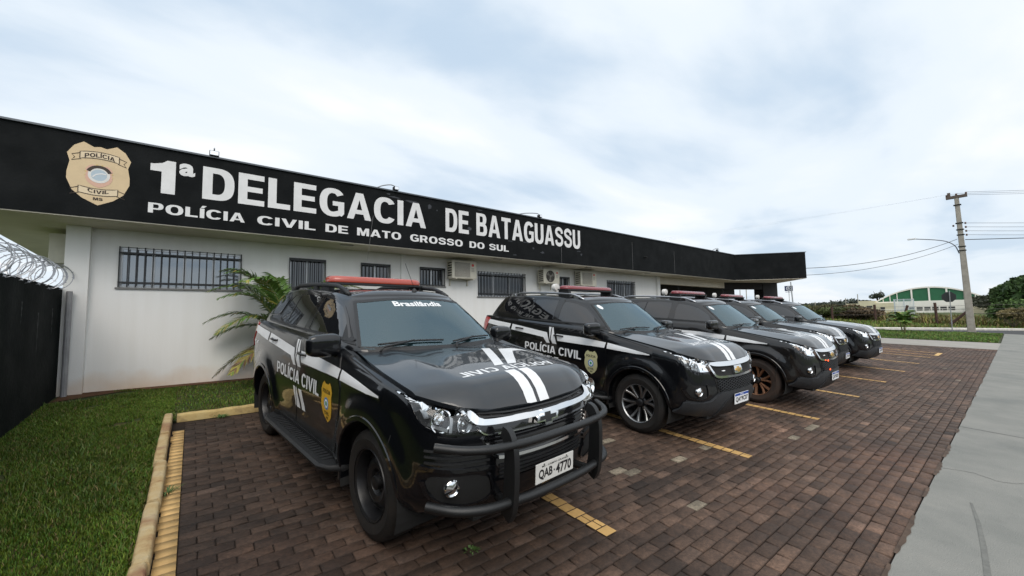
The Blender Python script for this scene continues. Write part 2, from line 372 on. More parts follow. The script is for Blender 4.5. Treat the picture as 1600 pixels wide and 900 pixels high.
# lower body control columns: x, y(width reference), zbottom, ztop for each; rows scale the width
def build_lower():
    rho = [0, .13, .30, .48, .66, .84, .955, 1.0]
    cols = []
    # front part: explicit x per row (front profile), then side, then rear
    fx = [.74, .825, .86, .868, .858, .838, .812, .772]    # x at centre, bottom to top
    def front(y, dx, zb, zt, ysc=None):
        return [((fx[r]-dx*(1+.12*(1-rho[r]))), y*(1 if ysc is None else ysc[r]), zb+(zt-zb)*rho[r]) for r in range(8)]
    cols.append(front(0.0, 0, .33, .975))
    cols.append(front(.33, .014, .33, .98))
    cols.append(front(.58, .055, .34, .998))
    cols.append(front(.77, .115, .36, 1.035, [.97, 1, 1.01, 1.015, 1.01, 1.005, 1.0, .985]))
    cols.append(front(.892, .265, .40, 1.092, [.97, 1, 1.005, 1.01, 1.012, 1.012, 1.0, .975]))
    def side(x, w, zb, zt, inn=0.0, full=0.0):
        prof = [.945, .985, 1.0, 1.005, 1.002+.004*full, .985+.018*full, .955+.030*full, .915+.038*full]
        return [(x, (w)*prof[r]-(inn if 1 <= r <= 4 else 0), zb+(zt-zb)*rho[r]) for r in range(8)]
    cols.append(side(.32, .928, .40, 1.13, 0, 1))
    cols.append(side(.05, .935, .38, 1.17, 0, .8))
    cols.append(side(-.30, .938, .34, 1.215, 0, .4))
    cols.append(side(-.62, .935, .32, 1.272, .004))
    cols.append(side(-1.05, .932, .31, 1.315, .008))
    cols.append(side(-1.60, .932, .31, 1.325, .008))
    cols.append(side(-2.15, .934, .32, 1.335, .004))
    cols.append(side(-2.60, .938, .34, 1.345))
    cols.append(side(-3.05, .936, .38, 1.355))
    cols.append(side(-3.45, .915, .40, 1.36))
    def rear(x, y, zb, zt):
        rx = [-.0, -.02, -.035, -.03, .0, .03, .05, .075]
        return [(x+rx[r], y*(1-.03*(rho[r] > .9)), zb+(zt-zb)*rho[r]) for r in range(8)]
    cols.append(rear(-3.72, .835, .42, 1.36))
    cols.append(rear(-3.865, .62, .43, 1.35))
    cols.append(rear(-3.905, .32, .43, 1.345))
    cols.append(rear(-3.915, 0, .43, 1.34))
    C = np.array(cols)                                   # (cols, rows, 3)
    S = cr_eval(C, 16, True, True)                       # along s
    S = np.transpose(S, (1, 0, 2)); S = cr_eval(S, 6)    # rows dense
    # wheel arch flares and the sculpted door sides
    for cx in (0, XR):
        d = np.hypot(S[..., 0]-cx, np.maximum(S[..., 2]-WZ, 0)); y = S[..., 1]
        t = np.clip((.66-d)/.14, 0, 1); t = t*t*(3-2*t)
        S[..., 1] += np.where(y > .8, .026*t, 0)
    # crease along the shoulder, and a tuck above the sill
    x, y, z = S[..., 0], S[..., 1], S[..., 2]
    side = (y > .84) & (x < .2) & (x > -3.6)
    S[..., 1] += np.where(side, .010*np.exp(-((z-(1.06+.035*(-x/3.5)))/.035)**2), 0)
    S[..., 1] -= np.where(side & (x < -.5) & (x > -2.35), .016*np.exp(-((z-.62)/.12)**2), 0)
    return S
def build_green():
    g = [((-.36, 0, 1.25), (-1.00, 0, 1.722)), ((-.39, .36, 1.255), (-1.03, .31, 1.718)), ((-.50, .65, 1.265), (-1.11, .54, 1.705)),
         ((-.66, .805, 1.28), (-1.24, .620, 1.700)), ((-1.1, .845, 1.312), (-1.5, .64, 1.738)), ((-1.65, .853, 1.325), (-1.95, .65, 1.762)),
         ((-2.2, .853, 1.335), (-2.4, .65, 1.765)), ((-2.8, .848, 1.35), (-2.85, .635, 1.755)), ((-3.3, .82, 1.362), (-3.17, .60, 1.742)),
         ((-3.57, .72, 1.365), (-3.35, .53, 1.732)), ((-3.74, .40, 1.36), (-3.47, .31, 1.74)), ((-3.79, 0, 1.35), (-3.50, 0, 1.745))]
    A = np.array([p[0] for p in g]); B = np.array([p[1] for p in g])
    A2 = A+np.array([0, 0, -.05])
    cen = np.array([-2.2, 0, 0])
    rows = [A2]
    for t, bulge in ((0, 0), (.33, .020), (.66, .026), (.92, .018), (1.0, .006)):
        P = A*(1-t)+B*t
        d = P-cen; d[:, 2] = 0; d /= np.linalg.norm(d, axis=1)[:, None]
        P = P+d*bulge; rows.append(P)
    # roof cap rows towards the centre line
    tx = np.clip(B[:, 0], -3.25, -1.25)
    T = np.stack([tx, 0*tx, 1.80-.012*((tx+2.1)/1.1)**2], 1)
    for t, h in ((.06, .30), (.3, .72), (.62, .93), (1, 1)):
        P = B.copy(); P[:, :2] = B[:, :2]*(1-t)+T[:, :2]*t; P[:, 2] = B[:, 2]*(1-h)+T[:, 2]*h
        rows.append(P)
    C = np.array(rows)                                   # (rows, cols, 3)
    S = cr_eval(np.transpose(C, (1, 0, 2)), 12, True, True)
    S = cr_eval(np.transpose(S, (1, 0, 2)), 6)
    S[..., 1] = np.maximum(S[..., 1], 0)
    return S
def mirrored(V, F):
    V = np.asarray(V, float); n = len(V); V2 = V*np.array([1, -1, 1])
    F2 = [tuple(i+n for i in f[::-1]) for f in F]
    return np.concatenate([V, V2]), list(F)+F2

HPX = [-.70, -.36, -.05, .30, .55, .80]; HPZ = [1.262, 1.257, 1.246, 1.218, 1.186, 1.148]
def hood_surface():
    """the bonnet as a height field between the cowl and the lip; returns verts, faces for the full width"""
    nu, nv = 44, 56; V = []
    def rim(x):      # half width and height of the rim at station x
        xs = [-.62, -.30, .05, .34, .52, .70]; ws = [.765, .812, .848, .860, .856, .84]; zs = [1.252, 1.218, 1.176, 1.140, 1.118, 1.098]
        return np.interp(x, xs, ws), np.interp(x, xs, zs)
    for i in range(nu+1):
        u = i/nu
        for j in range(nv+1):
            v = -1+2*j/nv; a = abs(v)
            xc = -.36-.26*a**2.2                       # cowl line
            xf = .800-.02*(a/.5)**2 if a < .5 else .780-.275*((a-.5)/.5)**2.3
            x = xc+(xf-xc)*(u)
            w, zr = rim(x); y = v*w
            tt = (x+.4)/1.22
            dl = max(xf-x, 0)                           # distance back from the lip
            zc = np.interp(x, HPX, HPZ)                 # centreline height before the nose
            z = zc-(zc-zr)*a**2.8
            z += .010*math.exp(-((a-.66)/.12)**2)*min(1, dl/.45)   # raised flanks
            z -= .004*math.exp(-((a-.40)/.16)**2)*min(1, dl/.4)
            if dl < .24: q_ = 1-dl/.24; z -= np.interp(a, [0, .5, .76, .9, 1], [.152, .132, .090, .045, .006])*q_**2.6+.010*q_**12      # blunt rounded nose
            V.append((x, y, z))
    F = grid_faces(nu+1, nv+1)
    return np.array(V), F

def make_bvh(V, F): return BVHTree.FromPolygons([tuple(v) for v in V], [tuple(f) for f in F])

class Shell: pass
SH = Shell()
def prep_shell():
    S = build_lower(); nr, nc = S.shape[:2]; V = S.reshape(-1, 3).copy(); F = grid_faces(nr, nc)
    SH.full = make_bvh(*mirrored(V, F))
    # cut the wheel arches
    kill = np.zeros(len(V), bool); dist = np.full(len(V), 9.)
    for cx in (0, XR):
        d = np.hypot(V[:, 0]-cx, np.maximum(V[:, 2]-WZ, 0)); d = np.where(V[:, 1] > .6, d, 9); kill |= d < WR
    F2 = [f for f in F if not all(kill[i] for i in f)]
    for i in np.nonzero(kill)[0]:
        cx = 0 if abs(V[i, 0]) < 1.2 else XR
        dx, dz = V[i, 0]-cx, max(V[i, 2]-WZ, 0); d = math.hypot(dx, dz) or 1e-6
        V[i, 0] = cx+dx/d*WR
        if V[i, 2] > WZ: V[i, 2] = WZ+dz/d*WR
    SH.lower = mirrored(V, F2)
    G = build_green(); gr, gc = G.shape[:2]; SH.green = mirrored(G.reshape(-1, 3), grid_faces(gr, gc))
    SH.gb = make_bvh(*SH.green)
    SH.hood = hood_surface(); SH.hb = make_bvh(*SH.hood)
prep_shell()

def cut_flat(verts2, faces, step):
    """slice a flat 2D mesh into small pieces so that it can follow a curved surface"""
    bm = bmesh.new(); vs = [bm.verts.new((a, b, 0)) for a, b in verts2]
    for f in faces:
        try: bm.faces.new([vs[i] for i in f])
        except ValueError: pass
    xs = [v[0] for v in verts2]; ys = [v[1] for v in verts2]
    for ax, lo, hi in ((0, min(xs), max(xs)), (1, min(ys), max(ys))):
        n = int((hi-lo)/step)
        for k in range(1, n+1):
            c = lo+(hi-lo)*k/(n+1); co = Vector((c, 0, 0)) if ax == 0 else Vector((0, c, 0)); no = Vector((1, 0, 0)) if ax == 0 else Vector((0, 1, 0))
            bmesh.ops.bisect_plane(bm, geom=bm.verts[:]+bm.edges[:]+bm.faces[:], plane_co=co, plane_no=no)
    return bm
def poly_bm(pts, step):
    bm = bmesh.new(); vs = [bm.verts.new((a, b, 0)) for a, b in pts]; f = bm.faces.new(vs)
    bmesh.ops.triangulate(bm, faces=[f])
    v2 = [tuple(v.co)[:2] for v in bm.verts]; fs = [[v.index for v in f.verts] for f in bm.faces]
    bm.verts.index_update(); fs = [[v.index for v in f.verts] for f in bm.faces]; bm.free()
    return cut_flat(v2, fs, step)
def caster(mode, bvh):
    """maps 2D patch coordinates to a ray: side (x,z), front (y,z), top (x,y), rear (y,z)"""
    def cast(a, b):
        if mode == 'R': o, d = Vector((a, -3, b)), Vector((0, 1, 0))
        elif mode == 'L': o, d = Vector((a, 3, b)), Vector((0, -1, 0))
        elif mode == 'F': o, d = Vector((4, a, b)), Vector((-1, 0, 0))
        elif mode == 'B': o, d = Vector((-6, a, b)), Vector((1, 0, 0))
        else: o, d = Vector((a, b, 4)), Vector((0, 0, -1))
        bb = bvh if isinstance(bvh, (list, tuple)) else [bvh]; best = None
        for B in bb:
            h = B.ray_cast(o, d)
            if h[0] is not None and (best is None or (h[0]-o).length < (best[0]-o).length): best = h
        if best is None:
            for B in bb:
                h = B.find_nearest(o+d*3)
                if h[0] is not None and (best is None or h[3] < best[3]): best = h
        n = best[1].copy()
        if n.dot(d) > 0: n = -n
        return best[0].copy(), n
    return cast
def patch(name, bm, mode, bvh, off, mtl, parent, thick=0.0, smooth=True, dome=0.0):
    """lay a flat mesh on the shell along a direction; thick > 0 gives it a skirt down to the surface"""
    cast = caster(mode, bvh); border = [e for e in bm.edges if e.is_boundary]
    bverts = {v for e in border for v in e.verts}
    flip = mode in ('L', 'B') if mode != 'R' else False
    pos = {}
    for v in bm.verts:
        p, n = cast(v.co.x, v.co.y); pos[v] = (p+n*off, n, p)
    for v, (p, n, q) in pos.items(): v.co = p
    if thick:
        low = {v: bm.verts.new(pos[v][2]+pos[v][1]*(off-thick)) for v in bverts}
        for e in border:
            a, b = e.verts
            bm.faces.new((a, b, low[b], low[a]))
    bmesh.ops.recalc_face_normals(bm, faces=bm.faces[:])
    # outward check
    f = max((f for f in bm.faces), key=lambda f: f.calc_area()); 
    v = f.verts[0]
    if v in pos and f.normal.dot(pos[v][1]) < 0: bmesh.ops.reverse_faces(bm, faces=bm.faces[:])
    return bm_obj(name, bm, mtl, parent, angle=35 if smooth else None)
def side_poly(name, pts, r, side, off, mtl, parent, bvh, thick=0, step=.05):
    return patch(name, poly_bm(round_poly(pts, r), step), side, bvh, off, mtl, parent, thick)
def line_patch(name, pts, w, mode, bvh, off, mtl, parent, thick=.0, n=6, closed=False):
    """a ribbon along a smooth 2D path"""
    P = [Vector((a, b, 0)) for a, b in pts]; P = smooth_path(P, n) if n > 1 else P
    bm = bmesh.new(); L_, R_ = [], []
    for i, p in enumerate(P):
        d = (P[min(i+1, len(P)-1)]-P[max(i-1, 0)]).normalized(); nn = Vector((-d.y, d.x, 0))
        ww = w if not callable(w) else w(i/(len(P)-1))
        L_.append(bm.verts.new(p+nn*ww/2)); R_.append(bm.verts.new(p-nn*ww/2))
    for i in range(len(P)-1): bm.faces.new((L_[i], R_[i], R_[i+1], L_[i+1]))
    return patch(name, bm, mode, bvh, off, mtl, parent, thick)
def text_patch(name, s, box_, mode, bvh, off, mtl, parent, bold=.02, shear=0, mirror=False, quad=None, rot90=0, step=.04):
    """lettering laid on the shell; box_ = (a0, b0, a1, b1) with a1 < a0 when text runs towards -a; quad overrides with 4 corners"""
    v, f = text_flat(s, 1, 1, bold)
    if mirror: v[:, 0] = 1-v[:, 0]
    if quad is None:
        a0, b0, a1, b1 = box_; quad = ((a0, b0), (a1, b0), (a1, b1), (a0, b1))
    q = np.array(quad, float); u, t = v[:, 0:1], v[:, 1:2]
    p = q[0]*(1-u)*(1-t)+q[1]*u*(1-t)+q[2]*u*t+q[3]*(1-u)*t
    bm = cut_flat([tuple(x) for x in p], f, step)
    return patch(name, bm, mode, bvh, off, mtl, parent, smooth=False)

def shield(w, h):
    """outline of the police badge, centred, width w and height h"""
    pts = [(-.40, .44), (-.26, .52), (-.10, .455), (0, .475), (.10, .455), (.26, .52), (.40, .44), (.5, .30), (.455, .17), (.49, 0), (.49, -.12), (.40, -.30), (.24, -.42), (0, -.52), (-.24, -.42), (-.40, -.30), (-.49, -.12), (-.49, 0), (-.455, .17), (-.5, .30)]
    return [(a*w, b*h) for a, b in pts]
def ring_flat(r0, r1, n=28, cx=0, cy=0, sy=1.0):
    v = []; f = []
    for k in range(n):
        a = 2*pi*k/n; v += [(cx+r0*cos(a), cy+r0*sin(a)*sy), (cx+r1*cos(a), cy+r1*sin(a)*sy)]
    for k in range(n):
        a = 2*k; b = 2*((k+1) % n); f.append((a, a+1, b+1, b))
    return v, f
def disc_flat(r, n=28, cx=0, cy=0, sy=1.0):
    v = [(cx+r*cos(2*pi*k/n), cy+r*sin(2*pi*k/n)*sy) for k in range(n)]
    return v, [tuple(range(n))]

def make_wheel(parent, style, x, side, tyre_m, rim_m, face_m):
    """wheel (hub mesh) > tyre, rim; side = -1 right, +1 left"""
    s = side; yc = s*.785
    bm = bmesh.new(); lathe(bm, [(.001, .085*s), (.035, .085*s), (.05, .075*s), (.055, .03*s), (.07, .02*s), (.07, -.05*s)], seg=20)
    for k in range(6):
        a = 2*pi*k/6+.2
        lathe(bm, [(.001, .052*s), (.011, .05*s), (.011, .02*s)], center=(.057*cos(a), 0, .057*sin(a)), seg=8)
    bmesh.ops.recalc_face_normals(bm, faces=bm.faces[:])
    hub = bm_obj('wheel', bm, M_STEELW, parent, angle=40); hub.location = (x, yc, WZ)
    # tyre
    R = .383; w = .130; rr = .243
    prof = [(rr, -w+.015), (rr+.03, -w+.004), (rr+.075, -w-.004), (R-.045, -w+.004), (R-.018, -w+.016), (R-.006, -w+.03)]
    prof += [(R, -w+.05), (R+.001, 0), (R, w-.05)] + [(a, -b) for a, b in prof[::-1]]
    bm = bmesh.new(); seg = 120
    rings = lathe(bm, prof, seg=seg)
    for ri, ring in enumerate(rings):                       # tread blocks and shoulder lugs
        if 5 <= ri <= 9:
            for k, v in enumerate(ring):
                if k % 3 == (ri % 2): v.co.x *= .982; v.co.z *= .982
        if ri in (4, 10):
            for k, v in enumerate(ring):
                if k % 3 == 0: v.co.x *= .992; v.co.z *= .992
    for gy in (-.045, .0, .045):
        pass
    bmesh.ops.recalc_face_normals(bm, faces=bm.faces[:])
    ty = bm_obj('tyre', bm, tyre_m, hub, angle=30)
    if style == 'steel':
        bm = bmesh.new()
        lathe(bm, [(.247, .125*s), (.250, .118*s), (.236, .110*s), (.228, .085*s), (.222, .02*s), (.20, .012*s), (.185, .030*s), (.16, .062*s), (.13, .072*s), (.095, .060*s), (.08, .03*s), (.04, .03*s)], seg=60)
        bmesh.ops.recalc_face_normals(bm, faces=bm.faces[:])
        rim = bm_obj('rim', bm, M_STEELW, hub, angle=35)
        for k in range(6):                                   # dark hand holes pressed round the disc
            bm = bmesh.new(); a = 2*pi*k/6+.5; v, f = disc_flat(.026, 14)
            vs = [bm.verts.new(((.176+p*.8)*cos(a)-q*sin(a)*1.5, s*(.052-p*1.0), (.176+p*.8)*sin(a)+q*cos(a)*1.5)) for p, q in v]; bm.faces.new(vs)
            bm_obj('hand_hole', bm, M_DARK, hub)
    else:
        bm = bmesh.new()
        lathe(bm, [(.247, .122*s), (.251, .117*s), (.243, .108*s), (.236, .080*s), (.228, -.05*s), (.20, -.06*s), (.001, -.06*s)], seg=60)
        bmesh.ops.recalc_face_normals(bm, faces=bm.faces[:])
        bm_obj('rim', bm, rim_m, hub, angle=35)
        bm = bmesh.new()                                     # six pairs of machined spokes
        for k in range(6):
            a0 = 2*pi*k/6+.26
            for sg in (-1, 1):
                pts = []
                for t in (0, .25, .5, .75, 1):
                    r = .062+(.240-.062)*t; aa = a0+sg*(.33*(1-t)**2*.25+.245*t**.8)
                    wd = .0135+.006*t; dep = .072-.012*(1-t)+.038*t**2
                    pts.append((r, aa, wd, dep))
                prev = None
                for r, aa, wd, dep in pts:
                    c = Vector((r*cos(aa), 0, r*sin(aa))); tdir = Vector((-sin(aa), 0, cos(aa)))
                    q = [bm.verts.new(c-tdir*wd+Vector((0, s*(dep-.008), 0))), bm.verts.new(c-tdir*wd*.6+Vector((0, s*dep, 0))), bm.verts.new(c+tdir*wd*.6+Vector((0, s*dep, 0))), bm.verts.new(c+tdir*wd+Vector((0, s*(dep-.008), 0))), bm.verts.new(c+tdir*wd*1.2+Vector((0, s*(dep-.045), 0))), bm.verts.new(c-tdir*wd*1.2+Vector((0, s*(dep-.045), 0)))]
                    if prev:
                        for i in range(6): bm.faces.new((prev[i], prev[(i+1) % 6], q[(i+1) % 6], q[i]))
                    prev = q
        lathe(bm, [(.248, .121*s), (.240, .114*s), (.236, .105*s)], seg=60)
        bmesh.ops.recalc_face_normals(bm, faces=bm.faces[:])
        bm_obj('spokes', bm, face_m, hub, angle=40)
    return hub

def HLP(s): return [(s*.905, 1.112), (s*.895, .985), (s*.84, .918), (s*.74, .886), (s*.57, .884), (s*.548, .905), (s*.64, 1.034), (s*.78, 1.070), (s*.84, 1.095)]
M_LAMPIN = mat('lamp_inner_grey', (.035, .037, .04), .35, metal=.4)
def inside_poly(x, y, P):
    c = False; n = len(P)
    for i in range(n):
        (x1, y1), (x2, y2) = P[i], P[i-1]
        if (y1 > y) != (y2 > y) and x < (x2-x1)*(y-y1)/(y2-y1)+x1: c = not c
    return c
def make_suv(style):
    """style 'guard': older face with a bull bar; style 'plain': newer face"""
    A = style == 'guard'
    root = empty('police_suv')
    low, green, hood = SH.full, SH.gb, SH.hb
    V, F = SH.lower
    # ---- body: lower shell, greenhouse, arches, wells, floor as one mesh
    bm = bmesh.new()
    def add(V, F):
        vs = [bm.verts.new(tuple(v)) for v in V]
        for f in F:
            try: bm.faces.new([vs[i] for i in f])
            except ValueError: pass
        return vs
    hp_ = HLP(1); cen = V[:, :].copy()
    F = [f for f in F if not (lambda c: c[0] > .15 and c[2] > .85 and inside_poly(abs(c[1]), c[2], hp_))(np.mean([V[i] for i in f], 0))]
    add(V, F)
    bmesh.ops.remove_doubles(bm, verts=bm.verts[:], dist=.0008)
    GV, GF = SH.green; wp_ = [(-.70, 1.27), (0, 1.265), (.70, 1.27), (.746, 1.294), (.596, 1.645), (.53, 1.665), (0, 1.687), (-.53, 1.665), (-.596, 1.645), (-.746, 1.294)]
    GF = [f for f in GF if not (lambda c: c[0] > -1.35 and inside_poly(c[1], c[2], wp_))(np.mean([GV[i] for i in f], 0))]
    v2 = add(GV, GF)
    bmesh.ops.remove_doubles(bm, verts=bm.verts[:], dist=.0008)
    # flange under the bonnet gap and belt shelf
    bmesh.ops.dissolve_degenerate(bm, dist=.0005, edges=bm.edges[:])
    # shelf between the belt of the lower body and the greenhouse
    S = build_lower()[-1]; 
    for sg in (1, -1):
        prev = None
        for p in S:
            if p[0] > .84: pass
            inner = (p[0]*.97-.03 if p[0] > -.6 else p[0]*.985-.03, p[1]*.93*sg, p[2]-.012)
            a = bm.verts.new((p[0], p[1]*sg, p[2])); b = bm.verts.new(inner)
            if prev: bm.faces.new((prev[0], a, b, prev[1]))
            prev = (a, b)
    bmesh.ops.recalc_face_normals(bm, faces=bm.faces[:])
    cs = caster('R', low)
    for sg, md in ((1, 'L'), (-1, 'R')):                     # arch lips turned into the wells
        cst = caster(md, low)
        for cx in (0, XR):
            prev = None
            for k in range(0, 41):
                a = radians(-14+208*k/40)
                zc = max(WZ+WR*sin(a), .36)
                def at(rad, dy):
                    zz_ = WZ+rad*sin(a) if a > 0 and a < pi else WZ-(rad*abs(sin(a)))
                    xx_ = cx+rad*cos(a) if sin(a) >= 0 else cx+rad*(1 if cos(a) > 0 else -1)
                    p, n = cst(xx_, max(zz_, .385)); return Vector((xx_, p.y+sg*dy, zz_))
                q = [at(WR+.040, -.002), at(WR+.032, .007), at(WR+.004, .009), at(WR-.006, .0), at(WR-.004, -.09)]
                q = [bm.verts.new(x) for x in q]
                if prev:
                    for i in range(4):
                        f = (prev[i], prev[i+1], q[i+1], q[i]); bm.faces.new(f if sg > 0 else f[::-1])
                prev = q
    body = bm_obj('body', bm, M_PAINT, root, angle=38)
    # ---- dark wells and floor
    bm = bmesh.new()
    for sg in (1, -1):
        for cx in (0, XR):
            rings = []
            for yy in (.50, .80, .935):
                ring = []
                for k in range(25):
                    a = radians(-20+220*k/24); ring.append(bm.verts.new((cx+(WR+.006)*cos(a), sg*yy, WZ+(WR+.006)*sin(a))))
                rings.append(ring)
            for i in range(2):
                for k in range(24): bm.faces.new((rings[i][k], rings[i][k+1], rings[i+1][k+1], rings[i+1][k]))
            bm.faces.new(rings[0])
            box(bm, cx-.05, cx+.05, sg*.15 if sg > 0 else -.66, sg*.66 if sg > 0 else -.15, WZ-.06, WZ+.05)
    box(bm, -3.75, .74, -.55, .55, .30, .46); box(bm, -2.34, -.50, -.84, .84, .33, .50); box(bm, -3.7, -3.33, -.80, .80, .42, .60)
    box(bm, .30, .72, -.74, .74, .40, .60)
    bmesh.ops.recalc_face_normals(bm, faces=bm.faces[:])
    bm_obj('underbody', bm, M_DARK, root)
    # ---- bonnet
    bm = bmesh.new(); hv = [bm.verts.new(tuple(v+np.array([0, 0, .004]))) for v in SH.hood[0]]
    for f in SH.hood[1]: bm.faces.new([hv[i] for i in f])
    brd = [e for e in bm.edges if e.is_boundary]; lowv = {}
    for e in brd:
        for v in e.verts:
            if v not in lowv: lowv[v] = bm.verts.new(v.co+Vector((-.012, -.008*np.sign(v.co.y), -.030)))
    for e in brd: a, b = e.verts; bm.faces.new((a, b, lowv[b], lowv[a]))
    bmesh.ops.recalc_face_normals(bm, faces=bm.faces[:])
    hd = bm_obj('bonnet', bm, M_HOOD, root, angle=40)
    ho = .0055
    # bonnet livery: twin stripes broken by mirrored lettering
    def hq(name, pts): patch(name, poly_bm(pts, .05), 'T', hood, ho, M_WHITE, hd)
    hq('stripe', [(-.16, .235), (-.16, .335), (.42, -.015), (.42, -.110)])
    hq('stripe', [(-.10, .395), (-.02, .665), (.07, .645), (.03, .46), (.42, .125), (.42, .03)])
    hq('stripe', [(.555, -.135), (.555, -.03), (.798, -.035), (.798, -.135)]); hq('stripe', [(.555, .005), (.555, .11), (.798, .10), (.798, .0)])
    text_patch('lettering', 'POLÍCIA CIVIL', None, 'T', hood, ho, M_WHITE, hd, bold=.03, quad=((.535, .46), (.535, -.50), (.445, -.52), (.445, .48)))
    # ---- windscreen, side glass, pillars
    cg = [green]
    wpts = [(-.70, 1.268), (0, 1.262), (.70, 1.268), (.748, 1.292), (.600, 1.648), (.53, 1.668), (0, 1.690), (-.53, 1.668), (-.600, 1.648), (-.748, 1.292)]
    ws = patch('windscreen', poly_bm(round_poly(wpts, .03), .06), 'F', green, .004, M_WSHIELD, root, thick=.004)
    # black ceramic border of the screen
    for pts in ([(-.750, 1.285), (-.678, 1.47), (-.602, 1.657)], [(.750, 1.285), (.678, 1.47), (.602, 1.657)], [(-.602, 1.655), (-.3, 1.688), (0, 1.698), (.3, 1.688), (.602, 1.655)]):
        line_patch('screen_seal', pts, .022, 'F', green, .006, M_PLAST, ws)
    bnd = patch('cowl', poly_bm([(-.75, 1.240), (.75, 1.240), (.745, 1.288), (0, 1.275), (-.745, 1.288)], .06), 'F', green, .008, M_PLAST, root)
    text_patch('lettering', 'Brasilândia', (-.29, 1.622, .25, 1.668), 'F', green, .0055, M_WHITE, ws, bold=.03) if A else \
        patch('inspection_sticker', poly_bm(disc_flat(.032, 20, -.545, 1.615)[0], .05), 'F', green, .0055, M_WHITE, ws)
    for s0, s1, rot in ((-.62, -.02, 0), (.08, .62, 0)):     # wipers
        bm = bmesh.new(); cf = caster('F', green); pts = []
        for t in range(9):
            yy = s0+(s1-s0)*t/8; zz_ = 1.292+.014*sin(pi*t/8)+.016*(t/8); p, n = cf(yy, zz_); pts.append(p+n*.022)
        tube(bm, pts, .008, 6); tube(bm, [Vector(pts[4])+Vector((.01, 0, .006)), Vector(pts[1])+Vector((.055, -.06, -.02)), Vector(pts[0])+Vector((.09, -.02, -.05))], .010, 6)
        bm_obj('wiper', bm, M_PLAST, root, smooth=True)
    # cabin seen faintly through the screen
    bm = bmesh.new(); box(bm, -.95, -.42, -.70, .70, 1.02, 1.16, bevel=.03); box(bm, -.78, -.50, .10, .56, 1.10, 1.235, bevel=.04); bm_obj('dashboard', bm, M_DASH, root, angle=40)
    for yy in (-.37, .37):
        bm = bmesh.new(); box(bm, -1.95, -1.80, yy-.24, yy+.24, .75, 1.42, bevel=.05); box(bm, -1.93, -1.84, yy-.13, yy+.13, 1.42, 1.62, bevel=.04); box(bm, -1.85, -1.35, yy-.24, yy+.24, .72, .86, bevel=.04); bm_obj('seat', bm, M_SEAT, root, angle=40)
    bm = bmesh.new(); rt = Matrix.Translation((-1.06, .37, 1.14)) @ Matrix.Rotation(radians(66), 4, 'Y')
    tube(bm, [rt @ Vector((.185*cos(a), .185*sin(a), 0)) for a in np.linspace(0, 2*pi, 33)[:-1]], .016, 8, closed=True)
    for a in (0, pi*.5, pi, pi*1.5): tube(bm, [rt @ Vector((0, 0, .02)), rt @ Vector((.18*cos(a), .18*sin(a), 0))], .016, 6)
    bm_obj('steering_wheel', bm, M_PLAST, root, smooth=True)
    bm = bmesh.new(); box(bm, -.98, -.95, -.13, .13, 1.55, 1.62, bevel=.01); bm_obj('rear_view_mirror', bm, M_PLAST, root)
    bm = bmesh.new(); box(bm, -3.4, -.55, -.80, .80, .60, .72); bm_obj('cabin_floor', bm, M_DARK, root)
    doors = {}
    for md, sg in (('R', -1), ('L', 1)):
        # panels laid over the shell so that real gaps show between them
        fd = [(-.555, .44), (-.505, .62), (-.50, 1.00), (-.60, 1.245), (-1.62, 1.285), (-1.63, .44)]
        rd = [(-1.645, .44), (-1.638, 1.285), (-2.64, 1.305), (-2.72, 1.15), (-2.62, .93), (-2.42, .80), (-2.33, .62), (-2.31, .44)]
        fdo = patch('front_door', poly_bm(round_poly(fd, .04), .05), md, low, .006, M_PAINT, root, thick=.008)
        rdo = patch('rear_door', poly_bm(round_poly(rd, .04), .05), md, low, .006, M_PAINT, root, thick=.008)
        fg = [(-.72, 1.345), (-.95, 1.515), (-1.12, 1.615), (-1.32, 1.672), (-1.56, 1.698), (-1.60, 1.365)]
        rg = [(-1.70, 1.368), (-1.69, 1.715), (-2.30, 1.715), (-2.52, 1.700), (-2.60, 1.62), (-2.665, 1.50), (-2.62, 1.43), (-2.45, 1.385)]
        qg = [(-2.74, 1.47), (-2.67, 1.66), (-2.73, 1.70), (-3.06, 1.69), (-3.34, 1.49), (-3.25, 1.44)]
        side_poly('window', fg, .03, md, .004, M_SIDEGL, fdo, green, .004); side_poly('window', rg, .03, md, .004, M_SIDEGL, rdo, green, .004)
        side_poly('quarter_window', qg, .03, md, .004, M_SIDEGL, root, green, .004)
        for wp__, par_ in ((fg, fdo), (rg, rdo), (qg, root)):
            cl_ = round_poly(wp__, .03, 3); line_patch('window_seal', cl_+[cl_[0]], .016, md, green, .0075, M_GLOSSBLK, par_, .006, n=1)
        pill = [(-1.575, 1.37), (-1.57, 1.72), (-1.68, 1.72), (-1.69, 1.37)]
        side_poly('pillar_trim', pill, .008, md, .007, M_GLOSSBLK, root, green, .006)
        line_patch('window_trim', [(-.67, 1.335), (-1.1, 1.352), (-1.7, 1.357), (-2.4, 1.37), (-2.62, 1.42)], .022, md, green, .010, M_PLAST, fdo, n=5)
        line_patch('window_bar', [(-2.32, 1.38), (-2.27, 1.71)], .018, md, green, .007, M_PLAST, rdo, n=5)
        for hx, hz, dr in ((-1.46, 1.140, fdo), (-2.44, 1.190, rdo)):     # handles: cup and grip
            patch('handle_cup', poly_bm([(hx+.085*cos(a), hz+.032*sin(a)) for a in np.linspace(0, 2*pi, 20)[:-1]], .05), md, low, .0075, M_DARK, dr)
            p, n = caster(md, low)(hx, hz); bm = bmesh.new()
            tube(bm, smooth_path([p+Vector((-.10, sg*.004, 0)), p+Vector((-.075, sg*.034, .003)), p+Vector((0, sg*.042, .006)), p+Vector((.075, sg*.034, .003)), p+Vector((.10, sg*.004, 0))], 4), .013, 8)
            bm_obj('handle', bm, M_PAINT, dr, smooth=True)
